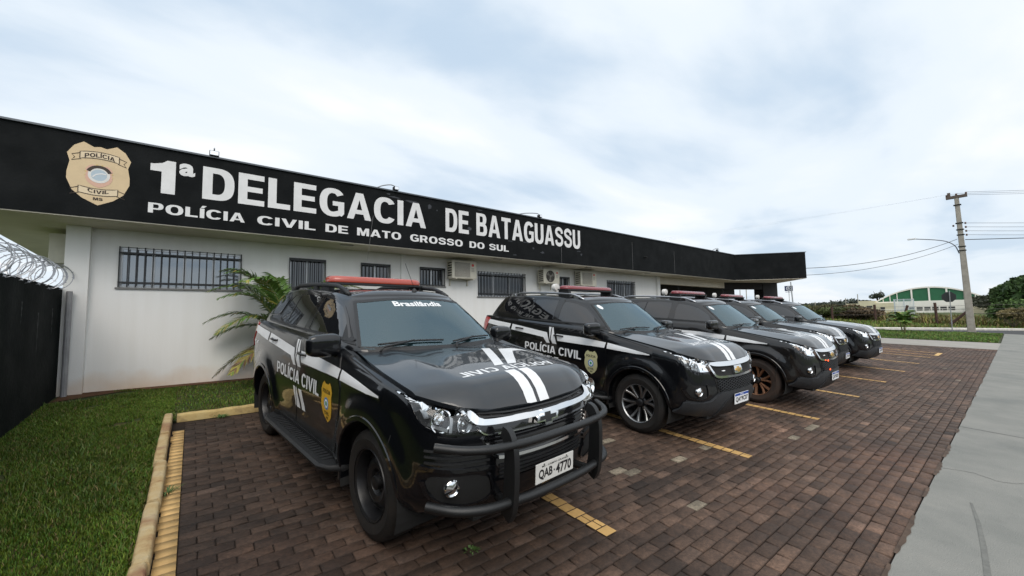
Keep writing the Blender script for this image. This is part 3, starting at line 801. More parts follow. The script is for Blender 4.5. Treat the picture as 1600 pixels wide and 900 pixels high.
        # sill rocker moulding
        side_poly('sill_moulding', [(-.52, .335), (-.50, .43), (-2.32, .43), (-2.33, .345)], .02, md, .010, M_PLAST, root, low, .012)
        # running board
        bm = bmesh.new(); y0, y1 = (.86, 1.055)
        prof = [(y0, .375), (y0, .345), (1.03, .335), (1.06, .350), (1.065, .372), (1.045, .388), (1.0, .386), (.93, .380)]
        xs = [-.44, -.50, -.60, -2.20, -2.32, -2.38]; sc = [.30, .78, 1, 1, .78, .30]; prev = None
        for xx, s_ in zip(xs, sc):
            q = [bm.verts.new((xx, sg*(y0+(yy-y0)*s_), z_)) for yy, z_ in prof]
            if prev:
                for i in range(len(q)): bm.faces.new((prev[i], prev[(i+1) % len(q)], q[(i+1) % len(q)], q[i]))
            else: bm.faces.new(q)
            prev = q
        bm.faces.new(prev[::-1])
        for k in range(24): 
            xx = -.66-k*.064; box(bm, xx-.018, xx+.018, *(sorted((sg*.90, sg*1.00))), .380, .391)
        bmesh.ops.recalc_face_normals(bm, faces=bm.faces[:])
        bm_obj('running_board', bm, M_PLAST, root, angle=40)
        # livery on the side
        r = low; o_ = .0085
        def sq(name, pts, par=None, m=M_WHITE): return patch(name, poly_bm(pts, .05), md, low, o_, m, par or root)
        sq('stripe', [(-3.50, 1.300), (-3.50, 1.222), (-2.735, 1.155), (-2.70, 1.252)])
        sq('stripe', [(-2.655, 1.250), (-2.67, 1.150), (-1.80, 1.088), (-1.728, 1.005), (-1.652, 1.005), (-1.73, 1.172)], rdo)
        sq('stripe', [(-1.70, 1.262), (-1.645, 1.262), (-1.645, 1.05)], rdo)
        sq('stripe', [(-1.622, 1.262), (-1.60, 1.262), (-1.497, 1.005), (-1.59, 1.005), (-1.622, 1.06)], fdo)
        sq('stripe', [(-1.515, 1.165), (-1.47, 1.060), (-.53, 1.055), (-.515, 1.13), (-1.0, 1.160)], fdo)
        sq('stripe', [(-.485, 1.130), (-.488, 1.050), (.0, 1.035), (.19, 1.040), (.19, 1.052), (0, 1.075)])
        sq('stripe', [(-1.705, .800), (-1.64, .798), (-1.64, .61), (-1.655, .60)], rdo); sq('stripe', [(-1.622, .798), (-1.60, .797), (-1.52, .60), (-1.615, .60), (-1.622, .62)], fdo)
        sq('stripe', [(-1.545, .795), (-1.45, .793), (-1.37, .60), (-1.465, .60)], fdo)
        a0, a1 = (-2.26, -.97) if sg < 0 else (-.97, -2.26)
        tq = ((a0, .855), (a1, .825), (a1, .952), (a0, .975)) if sg < 0 else ((a0, .825), (a1, .855), (a1, .975), (a0, .952))
        text_patch('lettering', 'POLÍCIA CIVIL', None, md, low, o_+.001, M_WHITE, root, bold=.035, quad=tq)
        t0, t1 = (-3.34, -3.14) if sg < 0 else (-3.14, -3.34)
        text_patch('lettering', 'PC-MS', (t0, 1.07, t1, 1.115), md, low, .004, M_WHITE, root, bold=.02)
        bcx, bcz, bw, bh = -.775, .815, .25, .33
        bd = patch('police_badge', poly_bm([(bcx+a, bcz+b) for a, b in shield(bw, bh)], .05), md, low, o_, M_YELLOW if A else M_CREAM, fdo)
        def bt(s, z0, z1, hw):
            q = (bcx-hw, z0, bcx+hw, z1) if sg < 0 else (bcx+hw, z0, bcx-hw, z1)
            text_patch('lettering', s, q, md, low, o_+.0015, M_BLKINK, bd, bold=.02)
        bt('POLÍCIA', bcz+.075, bcz+.108, .088); bt('CIVIL', bcz-.105, bcz-.078, .055); bt('MS', bcz-.142, bcz-.122, .022)
        for ra, rb, m_ in ((.0, .052, M_BLUEV), (.0, .036, M_PLATEW), (.0, .022, M_GREENV)):
            patch('emblem', poly_bm(disc_flat(rb, 22, bcx, bcz-.01)[0], .05), md, low, o_+.001+(.05-rb)*.03, m_, bd)
        # mirror
        bm = bmesh.new(); bmesh.ops.create_cube(bm, size=1)
        for v in bm.verts:
            v.co = Vector((v.co.x*.15*(1 if v.co.y*sg < 0 else .75), v.co.y*.25, v.co.z*.19*(1 if v.co.y*sg < 0 else .86)))
        bmesh.ops.subdivide_edges(bm, edges=bm.edges[:], cuts=1, use_grid_fill=True)
        me = bpy.data.meshes.new('m'); bm.to_mesh(me); bm.free(); tmp = bpy.data.objects.new('m', me); COL.objects.link(tmp)
        md_ = tmp.modifiers.new('s', 'SUBSURF'); md_.levels = 3; dg = bpy.context.evaluated_depsgraph_get(); dg.update()
        em = bpy.data.meshes.new_from_object(tmp.evaluated_get(dg)); bpy.data.objects.remove(tmp, do_unlink=True); bpy.data.meshes.remove(me)
        bm = bmesh.new(); bm.from_mesh(em); bpy.data.meshes.remove(em)
        for v in bm.verts: v.co = v.co*1.08+Vector((-.72, sg*1.00, 1.305))
        mi = bm_obj('mirror', bm, M_PAINT, root, smooth=True)
        bm = bmesh.new(); tube(bm, smooth_path([(-.72, sg*.83, 1.27), (-.72, sg*.90, 1.235), (-.72, sg*.98, 1.225)], 4), [.034]*9, 8)
        for v in bm.verts: v.co.z = 1.25+(v.co.z-1.25)*.7
        bm_obj('mirror_arm', bm, M_PLAST, mi, smooth=True)
        bm = bmesh.new(); box(bm, -.800, -.793, *sorted((sg*.945, sg*1.09)), 1.235, 1.355, bevel=.003); bm_obj('mirror_glass', bm, M_CHROME, mi)
        side_poly('mirror_foot', [(-.62, 1.30), (-.80, 1.32), (-.92, 1.50), (-.83, 1.44)], .01, md, .006, M_PLAST, root, green)
        # roof rail
        bm = bmesh.new(); cst = caster('T', green); pts = []
        for t in range(15):
            xx = -1.24-1.87*t/14; p, n = cst(xx, sg*(.585-.035*abs(t/14-.45)*2*(t/14 > .45))); pts.append(Vector((xx, p.y, p.z+.052*min(1, t/1.6, (14-t)/1.6))))
        tube(bm, smooth_path(pts, 2), .024 if A else .019, 8)
        for xx in (-1.40, -2.2, -3.05): p, n = cst(xx, sg*.58); box(bm, xx-.06, xx+.06, p.y-.016, p.y+.016, p.z-.01, p.z+.045, bevel=.006)
        bm_obj('roof_rail', bm, M_PLAST if A else M_RAIL, root, smooth=True)
        # tail lamp
        side_poly('tail_lamp', [(-3.40, 1.32), (-3.60, 1.34), (-3.66, 1.0), (-3.56, 1.0)], .03, md, .010, M_TAIL, root, low, .012)
        # fuel flap outline / fender gap
        line_patch('panel_gap', [(-.53, 1.25), (-.50, 1.235), (-.20, 1.19), (.15, 1.135)], .006, md, low, .0015, M_DARK, body, n=3)
        line_patch('panel_gap', [(.30, .40), (.33, .66), (.37, .84)], .007, md, low, .0015, M_DARK, body, n=3)
        line_patch('panel_gap', [(-3.30, .55), (-3.36, .80), (-3.42, 1.0)], .007, md, low, .0015, M_DARK, body, n=3)
        # ---- headlamp on the front corner
        s = sg
        hp = HLP(s)
        cf = caster('F', low)
        hl = patch('headlight', poly_bm(round_poly(hp, .012), .04), 'F', low, -.050, M_LAMPIN, root, thick=-.052)
        bl = [(s*.888, 1.100), (s*.84, 1.088), (s*.78, 1.066), (s*.645, 1.030), (s*.636, 1.012), (s*.77, 1.040), (s*.83, 1.059), (s*.868, 1.076)]
        patch('light_guide', poly_bm(bl, .03), 'F', low, .001, M_CHROME, hl, thick=.02)
        for cy_, cz_, rr_ in ((s*.80, .978, .066), (s*.655, .948, .054)):
            p, n = cf(cy_, cz_); bm = bmesh.new(); ax = (n*.6+Vector((1, -s*.25, .0))).normalized()
            q = ax.to_track_quat('Y', 'Z').to_matrix().to_4x4()
            lathe(bm, [(rr_*1.12, .030), (rr_, .026), (rr_*.93, .006), (rr_*.7, -.012), (rr_*.4, -.018)], seg=20)
            lathe(bm, [(rr_*.46, -.010), (rr_*.46, .008), (rr_*.34, .022), (.001, .027)], seg=18)
            for v in bm.verts: v.co = (Matrix.Translation(p-n*.034) @ q) @ v.co
            bmesh.ops.recalc_face_normals(bm, faces=bm.faces[:])
            bm_obj('reflector', bm, M_CHROME, hl, angle=30)
        facets = [[(s*.87, .985), (s*.88, 1.04), (s*.845, 1.05), (s*.85, .99)], [(s*.735, .90), (s*.70, 1.025), (s*.722, 1.03), (s*.752, .902)], [(s*.60, .905), (s*.64, .90), (s*.60, .96), (s*.585, .945)], [(s*.76, .905), (s*.86, .945), (s*.855, .962), (s*.755, .925)]]
        for fc_ in facets: patch('lamp_facet', poly_bm(fc_, .04), 'F', low, -.022, M_SILVER, hl, thick=.02)
        patch('lens', poly_bm(round_poly(hp, .012), .04), 'F', low, .004, M_LENS, hl, thick=.0)
        line_patch('lamp_trim', [(s*.905, 1.098), (s*.895, .985), (s*.84, .922), (s*.74, .890), (s*.57, .888)], .012, 'F', low, .006, M_PAINT, hl, thick=.01, n=3)
        # fog lamp in its pocket
        fc = (s*.745, .585) if A else (s*.775, .665)
        pk = [(s*.47, .46), (s*.62, .445), (s*.80, .50), (s*.865, .60), (s*.85, .655), (s*.60, .635), (s*.50, .60)] if A else [(s*.66, .62), (s*.68, .575), (s*.83, .595), (s*.875, .67), (s*.86, .745), (s*.70, .735)]
        fp = patch('fog_lamp', poly_bm(round_poly(pk, .03), .05), 'F', low, .003, M_DARK, root, thick=.003)
        p, n = cf(*fc); bm = bmesh.new(); ax = (n*.4+Vector((1, 0, 0))).normalized(); q = ax.to_track_quat('Y', 'Z').to_matrix().to_4x4()
        lathe(bm, [(.052, -.01), (.052, .014), (.046, .020), (.042, .012), (.030, .018), (.001, .024)], seg=24)
        for v in bm.verts: v.co = (Matrix.Translation(p+n*.006) @ q) @ v.co
        bmesh.ops.recalc_face_normals(bm, faces=bm.faces[:]); bm_obj('lamp', bm, M_CHROME, fp, angle=40)
        if A:
            for zz_ in (.80, .765, .73, .69): line_patch('bumper_slat', [(s*.50, zz_-.02), (s*.70, zz_-.008), (s*.87, zz_+.004)], .012, 'F', low, .010, M_PLAST, root, thick=.010, n=4)
            line_patch('bumper_blade', [(s*.47, .655), (s*.60, .668), (s*.76, .685), (s*.885, .705)], .022, 'F', low, .016, M_PAINT, root, thick=.016, n=4)
            line_patch('pocket_rim', [(s*.50, .62), (s*.47, .50), (s*.55, .445), (s*.70, .455), (s*.83, .52), (s*.87, .62)], .016, 'F', low, .014, M_GLOSSBLK, fp, thick=.014, n=5)
        else:
            line_patch('pocket_rim', [(s*.66, .745), (s*.64, .62), (s*.70, .565), (s*.84, .59), (s*.885, .68)], .016, 'F', low, .012, M_GLOSSBLK, fp, thick=.012, n=5)
            line_patch('bumper_accent', [(s*.50, .53), (s*.64, .525), (s*.86, .545)], .016, 'F', low, .016, M_GREYPL, root, thick=.016, n=4)
    # ---- front face
    def fr(name, pts, off, m, thick=0, par=None, r=.015): return patch(name, poly_bm(round_poly(pts, r), .04), 'F', low, off, m, par or root, thick)
    if A:
        g = fr('grille', [(-.655, 1.012), (-.56, .90), (-.50, .80), (-.46, .68), (-.40, .56), (.40, .56), (.46, .68), (.50, .80), (.56, .90), (.655, 1.012), (.50, .985), (0, .968), (-.50, .985)], .004, M_GLOSSBLK, .004)
        fr('mesh_field', [(-.63, 1.012), (-.52, .945), (-.25, .925), (.25, .925), (.52, .945), (.63, 1.012), (.50, .995), (0, .975), (-.50, .995)], .006, M_DARK, .002, g, .001)
        for zz_ in (.942, .958): line_patch('grille_slat', [(-.55, zz_+.022), (-.3, zz_+.004), (0, zz_), (.3, zz_+.004), (.55, zz_+.022)], .006, 'F', low, .014, M_PLAST, g, thick=.01)
        for k in range(13): yy = -.54+.09*k; line_patch('grille_slat', [(yy, .930), (yy, .978)], .008, 'F', low, .012, M_PLAST, g, n=1)
        line_patch('chrome_bar', [(-.652, 1.022), (-.605, .972), (-.555, .942), (-.47, .930), (-.28, .924), (0, .920), (.28, .924), (.47, .930), (.555, .942), (.605, .972), (.652, 1.022)], lambda t: .032+.012*math.exp(-((abs(t-.5)-.37)/.07)**2)-.016*max(0, abs(t-.5)*2-.86)/.14, 'F', low, .028, M_CHROME, g, thick=.026, n=8)
        line_patch('thin_chrome', [(-.565, .895), (-.53, .868), (-.46, .858), (-.2, .850), (0, .848), (.2, .850), (.46, .858), (.53, .868), (.565, .895)], .008, 'F', low, .022, M_CHROME, g, thick=.02, n=6)
        for zz_ in (.825, .80, .775): line_patch('grille_slat', [(-.50, zz_+.010), (-.3, zz_-.002), (0, zz_-.004), (.3, zz_-.002), (.50, zz_+.010)], .010, 'F', low, .018, M_GLOSSBLK, g, thick=.016)
        line_patch('lower_chrome', [(-.535, .845), (-.475, .74), (-.42, .712), (-.2, .700), (0, .697), (.2, .700), (.42, .712), (.475, .74), (.535, .845)], lambda t: .017+.012*abs(t-.5), 'F', low, .024, M_CHROME, g, thick=.022, n=6)
        for zz_ in (.66, .635, .61, .585): line_patch('grille_slat', [(-.43, zz_), (0, zz_-.008), (.43, zz_)], .010, 'F', low, .014, M_PLAST, g, thick=.012)
        ebz = .885
    else:
        g = fr('grille', [(-.60, .985), (-.555, .88), (-.50, .75), (-.47, .62), (.47, .62), (.50, .75), (.555, .88), (.60, .985), (.42, .97), (0, .965), (-.42, .97)], .004, M_DARK, .004)
        line_patch('chrome_bar', [(-.665, 1.040), (-.60, .995), (-.50, .965), (-.28, .952), (0, .948), (.28, .952), (.50, .965), (.60, .995), (.665, 1.040)], lambda t: .036-.014*max(0, abs(t-.5)*2-.75)/.25, 'F', low, .028, M_CHROME, g, thick=.028, n=8)
        line_patch('chrome_bar', [(-.60, .965), (-.55, .885), (-.47, .825), (-.2, .812), (0, .808), (.2, .812), (.47, .825), (.55, .885), (.60, .965)], .026, 'F', low, .028, M_CHROME, g, thick=.028, n=8)
        # honeycomb mesh of the lower grille
        hv, hf = [], []
        rr_ = .030
        for iy in range(-10, 11):
            for iz in range(0, 6):
                cy_ = iy*rr_*1.5; cz_ = .640+iz*rr_*1.732*.62+(rr_*.866*.62 if iy % 2 else 0)
                if abs(cy_) > .44+.03*(cz_-.62)/.24 or cz_ > .785: continue
                b0 = len(hv)
                for k in range(6):
                    a = k*pi/3
                    hv += [(cy_+rr_*.96*cos(a), cz_+rr_*.62*.96*sin(a)), (cy_+rr_*.74*cos(a), cz_+rr_*.62*.74*sin(a))]
                for k in range(6):
                    k2 = (k+1) % 6; hf.append((b0+2*k, b0+2*k+1, b0+2*k2+1, b0+2*k2))
        patch('grille_mesh', cut_flat(hv, hf, 9), 'F', low, .020, M_GREYPL, g, thick=.012, smooth=False)
        fr('marker_lamp', [(-.36, .880), (-.30, .880), (-.30, .892), (-.36, .892)], .018, M_PLATEW, .01, g, .002)
        ebz = .880
        bp = fr('lower_bumper', [(-.885, .40), (-.875, .535), (-.60, .545), (-.44, .64), (.44, .64), (.60, .545), (.875, .535), (.885, .40), (.5, .345), (-.5, .345)], .032, M_GREYPL, .032)
        fr('skid_plate', [(-.46, .36), (-.36, .52), (-.28, .55), (.28, .55), (.36, .52), (.46, .36)], .044, M_PLAST, .01, bp)
    # bow tie emblem, chrome rim
    p, n = caster('F', low)(0, ebz)
    def bow(w, h, t): return [(-w, -h*.42), (-w*.86, h*.42), (-w*.34, h*.42), (-w*.30, h), (w*.34, h), (w*.30, h*.42), (w, h*.42), (w*.86, -h*.42), (w*.34, -h*.42), (w*.30, -h), (-w*.34, -h), (-w*.30, -h*.42)]
    if A:
        e1 = fr('emblem', [(a, ebz+b) for a, b in bow(.118, .048, 0)], .050, M_CHROME, .035, g, .004)
        fr('emblem_field', [(a, ebz+b) for a, b in bow(.092, .030, 0)], .0525, M_BLKINK, .003, g, .003)
    else:
        fr('emblem', [(a, ebz+b) for a, b in [(-.115, -.045), (-.10, .045), (.10, .045), (.115, -.045)]], .040, M_CHROME, .03, g, .01)
        fr('emblem_field', [(a, ebz+b) for a, b in bow(.080, .030, 0)], .046, M_GOLD, .006, g, .003)
    # number plate
    px_ = .915 if not A else .968; pz = .535 if not A else .575
    bm = bmesh.new(); box(bm, px_, px_+.006, -.20, .20, pz-.065, pz+.065, bevel=.002); box(bm, px_-.05, px_, -.10, .10, pz-.02, pz+.02)
    npl = bm_obj('number_plate', bm, M_PLATEG if A else M_PLATEW, root); npl.location.y = -.02 if A else 0
    def flat_yz(name, v, f, x, m, par):
        return mesh_obj(name, [(x, a, b) for a, b in v], f, m, par)
    def ptext(s, y0, z0, w, h, m, bold=.03):
        v, f = text_flat(s, w, h, bold); flat_yz('lettering', [(a+y0, b+z0) for a, b in v], f, px_+.0072, m, npl)
    if A:
        ptext('QAB', -.172, pz-.048, .140, .072, M_BLKINK); ptext('4770', .005, pz-.048, .170, .072, M_BLKINK)
        flat_yz('dot', *disc_flat(.007, 12, -.014, pz-.012), px_+.0072, M_BLKINK, npl); ptext('MS - CAMPO GRANDE', -.14, pz+.034, .28, .013, M_BLKINK, .01)
        for yy in (-.12, .12):
            flat_yz('bolt', *disc_flat(.006, 10, yy, pz+.052), px_+.0073, M_BLKINK, npl)
        v, f = ring_flat(0, 0)
    else:
        flat_yz('blue_band', [(-.196, pz+.032), (.196, pz+.032), (.196, pz+.062), (-.196, pz+.062)], [(0, 1, 2, 3)], px_+.0068, M_BLUE, npl)
        ptext('BRASIL', -.05, pz+.040, .10, .015, M_PLATEW, .02)
        ptext('QAY9C07', -.175, pz-.050, .35, .070, M_BLKINK)
    # rear window, tailgate, rear plate
    patch('rear_window', poly_bm(round_poly([(-.62, 1.40), (.62, 1.40), (.50, 1.68), (-.50, 1.68)], .04), .06), 'B', green, .005, M_SIDEGL, root, thick=.005)
    tg = patch('tailgate', poly_bm(round_poly([(-.70, .62), (.70, .62), (.72, 1.26), (-.72, 1.26)], .05), .06), 'B', low, .008, M_PAINT, root, thick=.008)
    patch('rear_bumper', poly_bm(round_poly([(-.80, .44), (.80, .44), (.82, .60), (-.82, .60)], .03), .06), 'B', low, .025, M_PLAST, root, thick=.025)
    # ---- wheels
    st = 'steel' if A else 'alloy'
    for xx in (0, XR):
        for sg in (-1, 1): make_wheel(root, st, xx, sg, M_RUBBER, M_STEELW, M_SILVER)
    # ---- roof light bar on its cross rack
    zt = 1.795
    zt = 1.80 if A else 1.832
    bm = bmesh.new()
    for xx in (-1.98, -1.82) if A else (-1.78, -1.62): box(bm, xx-.02, xx+.02, -.60, .60, zt+.035, zt+.058, bevel=.004)
    for yy in (-.56, .56): box(bm, (-2.02 if A else -1.82), (-1.78 if A else -1.58), yy-.03, yy+.03, 1.755, zt+.045, bevel=.004)
    rack = bm_obj('light_rack', bm, M_PLAST, root, angle=40)
    hw, dx, z0, z1 = (.575, .155, zt+.055, zt+.135) if A else (.63, .13, zt+.064, zt+.130)
    xc = -1.90 if A else -1.70
    bm = bmesh.new(); rings = []
    for zf, ins in ((0, .02), (.12, .002), (.45, .0), (.80, .012), (.96, .035), (1.0, .065)):
        rg_ = []
        for k in range(48):
            a = 2*pi*k/48; cc, ss = cos(a), sin(a); e_ = .42
            rg_.append(bm.verts.new((xc+(dx-ins)*np.sign(cc)*abs(cc)**e_*(1-.22*abs(ss)**6), (hw-ins)*np.sign(ss)*abs(ss)**e_, z0+(z1-z0)*zf)))
        rings.append(rg_)
    for i in range(len(rings)-1):
        for k in range(48): bm.faces.new((rings[i][k], rings[i][(k+1) % 48], rings[i+1][(k+1) % 48], rings[i+1][k]))
    bm.faces.new(rings[-1]); bm.faces.new(rings[0][::-1]); bmesh.ops.recalc_face_normals(bm, faces=bm.faces[:])
    lb = bm_obj('light_bar', bm, M_LBAR1 if A else M_LBAR2, root, angle=40)
    bm = bmesh.new(); box(bm, xc-dx+.004, xc+dx-.004, -hw+.02, hw-.02, z0-.020, z0+.004, bevel=.004); bm_obj('light_bar_base', bm, M_PLAST, lb)
    # antenna
    bm = bmesh.new(); ax_ = -1.10 if A else -3.0; ay = .06 if A else -.45; pa, _ = caster('T', green)(ax_, ay)
    lathe(bm, [(.028, -.004), (.024, .014), (.010, .028), (.004, .034)], axis='z', center=tuple(pa), seg=14); tube(bm, [pa+Vector((0, 0, .03)), pa+Vector((-.07 if A else -.10, -.08 if A else 0, .30 if A else .42))], .0028, 5)
    bm_obj('antenna', bm, M_PLAST, root, smooth=True)
    if not A:       # round searchlight beside the bar, towards the right side
        bm = bmesh.new(); lathe(bm, [(.062, -.04), (.066, .02), (.060, .035), (.001, .040)], axis='x', center=(-1.98, -.50, zt+.100), seg=24); tube(bm, [(-1.99, -.50, zt-.0), (-1.99, -.50, zt+.06)], .014, 8)
        bmesh.ops.recalc_face_normals(bm, faces=bm.faces[:]); bm_obj('searchlight', bm, M_PLATEG, root, angle=40)
    # ---- bull bar
    if A:
        bb = bmesh.new()
        for sg in (-1, 1):
            # flat uprights with a forward swept top
            pts = [(.94, .37), (.972, .43), (.985, .55), (.985, .72), (.972, .82), (.940, .885), (.895, .905)]
            W_ = [.085, .085, .075, .07, .07, .06, .045]
            pp = smooth_path([(a, 0, b) for a, b in pts], 4); prev = None
            for i, q in enumerate(pp):
                d = (pp[min(i+1, len(pp)-1)]-pp[max(i-1, 0)]).normalized(); nn = Vector((d.z, 0, -d.x)); w_ = .075-.028*(i/len(pp))
                y_ = sg*.455+.015
                ring = [bb.verts.new(q+Vector((0, y_-.022, 0))+nn*w_/2), bb.verts.new(q+Vector((0, y_+.022, 0))+nn*w_/2), bb.verts.new(q+Vector((0, y_+.022, 0))-nn*w_), bb.verts.new(q+Vector((0, y_-.022, 0))-nn*w_)]
                if prev:
                    for k in range(4): bb.faces.new((prev[k], prev[(k+1) % 4], ring[(k+1) % 4], ring[k]))
                else: bb.faces.new(ring)
                prev = ring
            bb.faces.new(prev[::-1])
            # side tubes
            tube(bb, smooth_path([(.985, sg*.45+.015, .828), (.955, sg*.60+.00, .832), (.88, sg*.73-.03, .842), (.77, sg*.82-.06, .856)], 5), .027, 12)
            tube(bb, smooth_path([(.975, sg*.45+.015, .478), (.945, sg*.62+.00, .482), (.86, sg*.75-.03, .490), (.72, sg*.84-.05, .500)], 5), .030, 12)
            tube(bb, [(.78, sg*.40, .44), (.97, sg*.42, .44)], .03, 8)
        tube(bb, smooth_path([(.985, -.44, .828), (1.0, -.25, .825), (1.003, .02, .825), (1.0, .28, .825), (.985, .47, .828)], 5), .027, 12)
        tube(bb, smooth_path([(.975, -.44, .478), (.993, -.25, .472), (.998, .02, .470), (.993, .28, .472), (.975, .47, .478)], 5), .030, 12)
        bmesh.ops.recalc_face_normals(bb, faces=bb.faces[:])
        bm_obj('bull_bar', bb, M_BAR, root, angle=40)
    return root
# ================================================================ ground and setting
def gz(x, y): return ground_z(x, y)
def sheet(name, poly, dz, material, nx=1, kind='structure', sub=None):
    """a sheet following the slope of the lot: polygon in plan, cut along the slope's break lines"""
    bm = bmesh.new(); vs = [bm.verts.new((a, b, 0)) for a, b in poly]; bm.faces.new(vs)
    cuts = [('y', -4), ('y', 14), ('x', -60), ('x', 60)]
    for ax, c in cuts:
        co = Vector((c, 0, 0)) if ax == 'x' else Vector((0, c, 0)); no = Vector((1, 0, 0)) if ax == 'x' else Vector((0, 1, 0))
        bmesh.ops.bisect_plane(bm, geom=bm.verts[:]+bm.edges[:]+bm.faces[:], plane_co=co, plane_no=no)
    for v in bm.verts: v.co.z = gz(v.co.x, v.co.y)+dz
    o = bm_obj(name, bm, material)
    if kind: o['kind'] = kind
    return o

def ground_material(name, cols, scale=1.0, rough=.95, bump=.4, bscale=8, stain=None):
    m, t, b = nodes_mat(name); b.inputs['Roughness'].default_value = rough; b.inputs['Specular IOR Level'].default_value = .25
    tcn = t.nodes.new('ShaderNodeTexCoord')
    n = t.nodes.new('ShaderNodeTexNoise'); lnk(t, tcn.outputs['Object'], n.inputs[0]); n.inputs['Scale'].default_value = scale; n.inputs['Detail'].default_value = 10; n.inputs['Roughness'].default_value = .65
    r = t.nodes.new('ShaderNodeValToRGB'); lnk(t, n.outputs[0], r.inputs[0])
    k = len(cols); r.color_ramp.elements[0].position = .3; r.color_ramp.elements[0].color = (*cols[0], 1)
    r.color_ramp.elements[1].position = .7; r.color_ramp.elements[1].color = (*cols[-1], 1)
    for i in range(1, k-1): e = r.color_ramp.elements.new(.3+.4*i/(k-1)); e.color = (*cols[i], 1)
    colr = r.outputs[0]
    if stain:
        n3 = t.nodes.new('ShaderNodeTexNoise'); lnk(t, tcn.outputs['Object'], n3.inputs[0]); n3.inputs['Scale'].default_value = stain[1]; n3.inputs['Detail'].default_value = 5
        rr = t.nodes.new('ShaderNodeValToRGB'); lnk(t, n3.outputs[0], rr.inputs[0]); rr.color_ramp.elements[0].position = .55; rr.color_ramp.elements[1].position = .72
        mx = t.nodes.new('ShaderNodeMixRGB'); lnk(t, rr.outputs[0], mx.inputs[0]); lnk(t, colr, mx.inputs[1]); mx.inputs[2].default_value = (*stain[0], 1); colr = mx.outputs[0]
    lnk(t, colr, b.inputs['Base Color'])
    n2 = t.nodes.new('ShaderNodeTexNoise'); lnk(t, tcn.outputs['Object'], n2.inputs[0]); n2.inputs['Scale'].default_value = bscale; n2.inputs['Detail'].default_value = 8
    bp = t.nodes.new('ShaderNodeBump'); bp.inputs['Strength'].default_value = bump; bp.inputs['Distance'].default_value = .02; lnk(t, n2.outputs[0], bp.inputs['Height']); lnk(t, bp.outputs[0], b.inputs['Normal'])
    return m
M_EARTH = ground_material('field_ground', [(.035, .06, .015), (.06, .085, .022), (.11, .10, .04)], .35)
M_SOIL = ground_material('red_soil', [(.045, .022, .012), (.09, .042, .022), (.12, .065, .035)], 3)
M_LAWN = ground_material('lawn_soil', [(.02, .035, .008), (.04, .05, .015), (.07, .045, .02)], 2.2)
M_SAND = ground_material('joint_sand', [(.012, .009, .007), (.028, .018, .013)], 6)
M_CONC = ground_material('concrete', [(.185, .188, .172), (.225, .224, .205), (.262, .256, .232)], 1.3, .85, .5, 140, stain=((.16, .165, .155), .7))
M_CONC2 = ground_material('pale_concrete', [(.26, .245, .22), (.34, .32, .29)], 1.5, .9, .2, 40)
M_ASPH = ground_material('asphalt', [(.05, .05, .052), (.07, .07, .072)], 2, .9, .4, 80)

struct(sheet('ground', [(-700, -700), (900, -700), (900, 900), (-700, 900)], -.14, M_EARTH))
struct(sheet('street', [(-60, -14), (44, -14), (44, -4.2), (-60, -4.2)], -.10, M_ASPH))
struct(sheet('concrete_path', [(-60, -4.0), (46, -4.0), (44.1, .70), (31.8, .645), (-60, .645)], .004, M_CONC))
# expansion joints and the long crack of the path
bm = bmesh.new()
for x in (-5, 2.0, 8.85, 15.6, 22.2, 29.1):
    for k in range(12):
        y0 = .64-k*.38; y1 = y0-.38; j0 = .012*sin(x*3+k*1.7); j1 = .012*sin(x*3+(k+1)*1.7)
        q = [(x+j0-.006, y0), (x+j0+.006, y0), (x+j1+.006, y1), (x+j1-.006, y1)]; bm.faces.new([bm.verts.new((a, b, gz(a, b)+.007)) for a, b in q])
struct(bm_obj('path_joint', bm, M_DARK))
sheet('paving_bed', [(-.16, .60), (26.55, .60), (24.0, 6.95), (-.16, 6.95)], -.012, M_SAND)
sheet('walkway', [(26.62, .645), (31.8, .645), (29.4, 4.55), (26.5, 9.2), (23.0, 9.2), (24.05, 6.9)], .008, M_CONC2)
sheet('verge', [(31.85, .66), (44.0, .72), (41.7, 3.5), (37.0, 7.0), (33.0, 12), (25, 12), (26.6, 9.2), (29.45, 4.55)], .02, M_LAWN)
sheet('road', [(44.1, .7), (46.5, -14), (56.5, -14), (53.2, 0), (47, 3.6), (41.0, 6.2), (20, 22), (16, 16), (37.1, 7.0), (41.8, 3.5)], -.02, M_ASPH)
# far kerb of the road
bm = bmesh.new()
kp = [(56.6, -14), (53.6, 0), (45.8, 3.9), (40.4, 6.3), (22, 19.5)]
tube(bm, [(a, b, gz(a, b)+.03) for a, b in kp], .13, 6)
struct(bm_obj('road_kerb', bm, mat('kerb_white', (.6, .57, .52), .8, noise=.3, nscale=3)))
sheet('lawn', [(-1.8, .5), (-.22, .5), (-.22, 9.62), (-1.8, 9.62)], -.005, M_LAWN)
sheet('back_lawn', [(-.22, 7.0), (24.0, 7.0), (22, 9.62), (-.22, 9.62)], -.003, M_LAWN)
sheet('soil_strip', [(-1.6, 9.05), (-.9, 9.40), (2.5, 9.36), (15.8, 9.40), (15.8, 9.62), (-1.6, 9.62)], .006, M_SOIL)
sheet('building_floor', [(-1.4, 9.62), (29, 9.62), (29, 20), (-1.4, 20)], .02, M_CONC2)

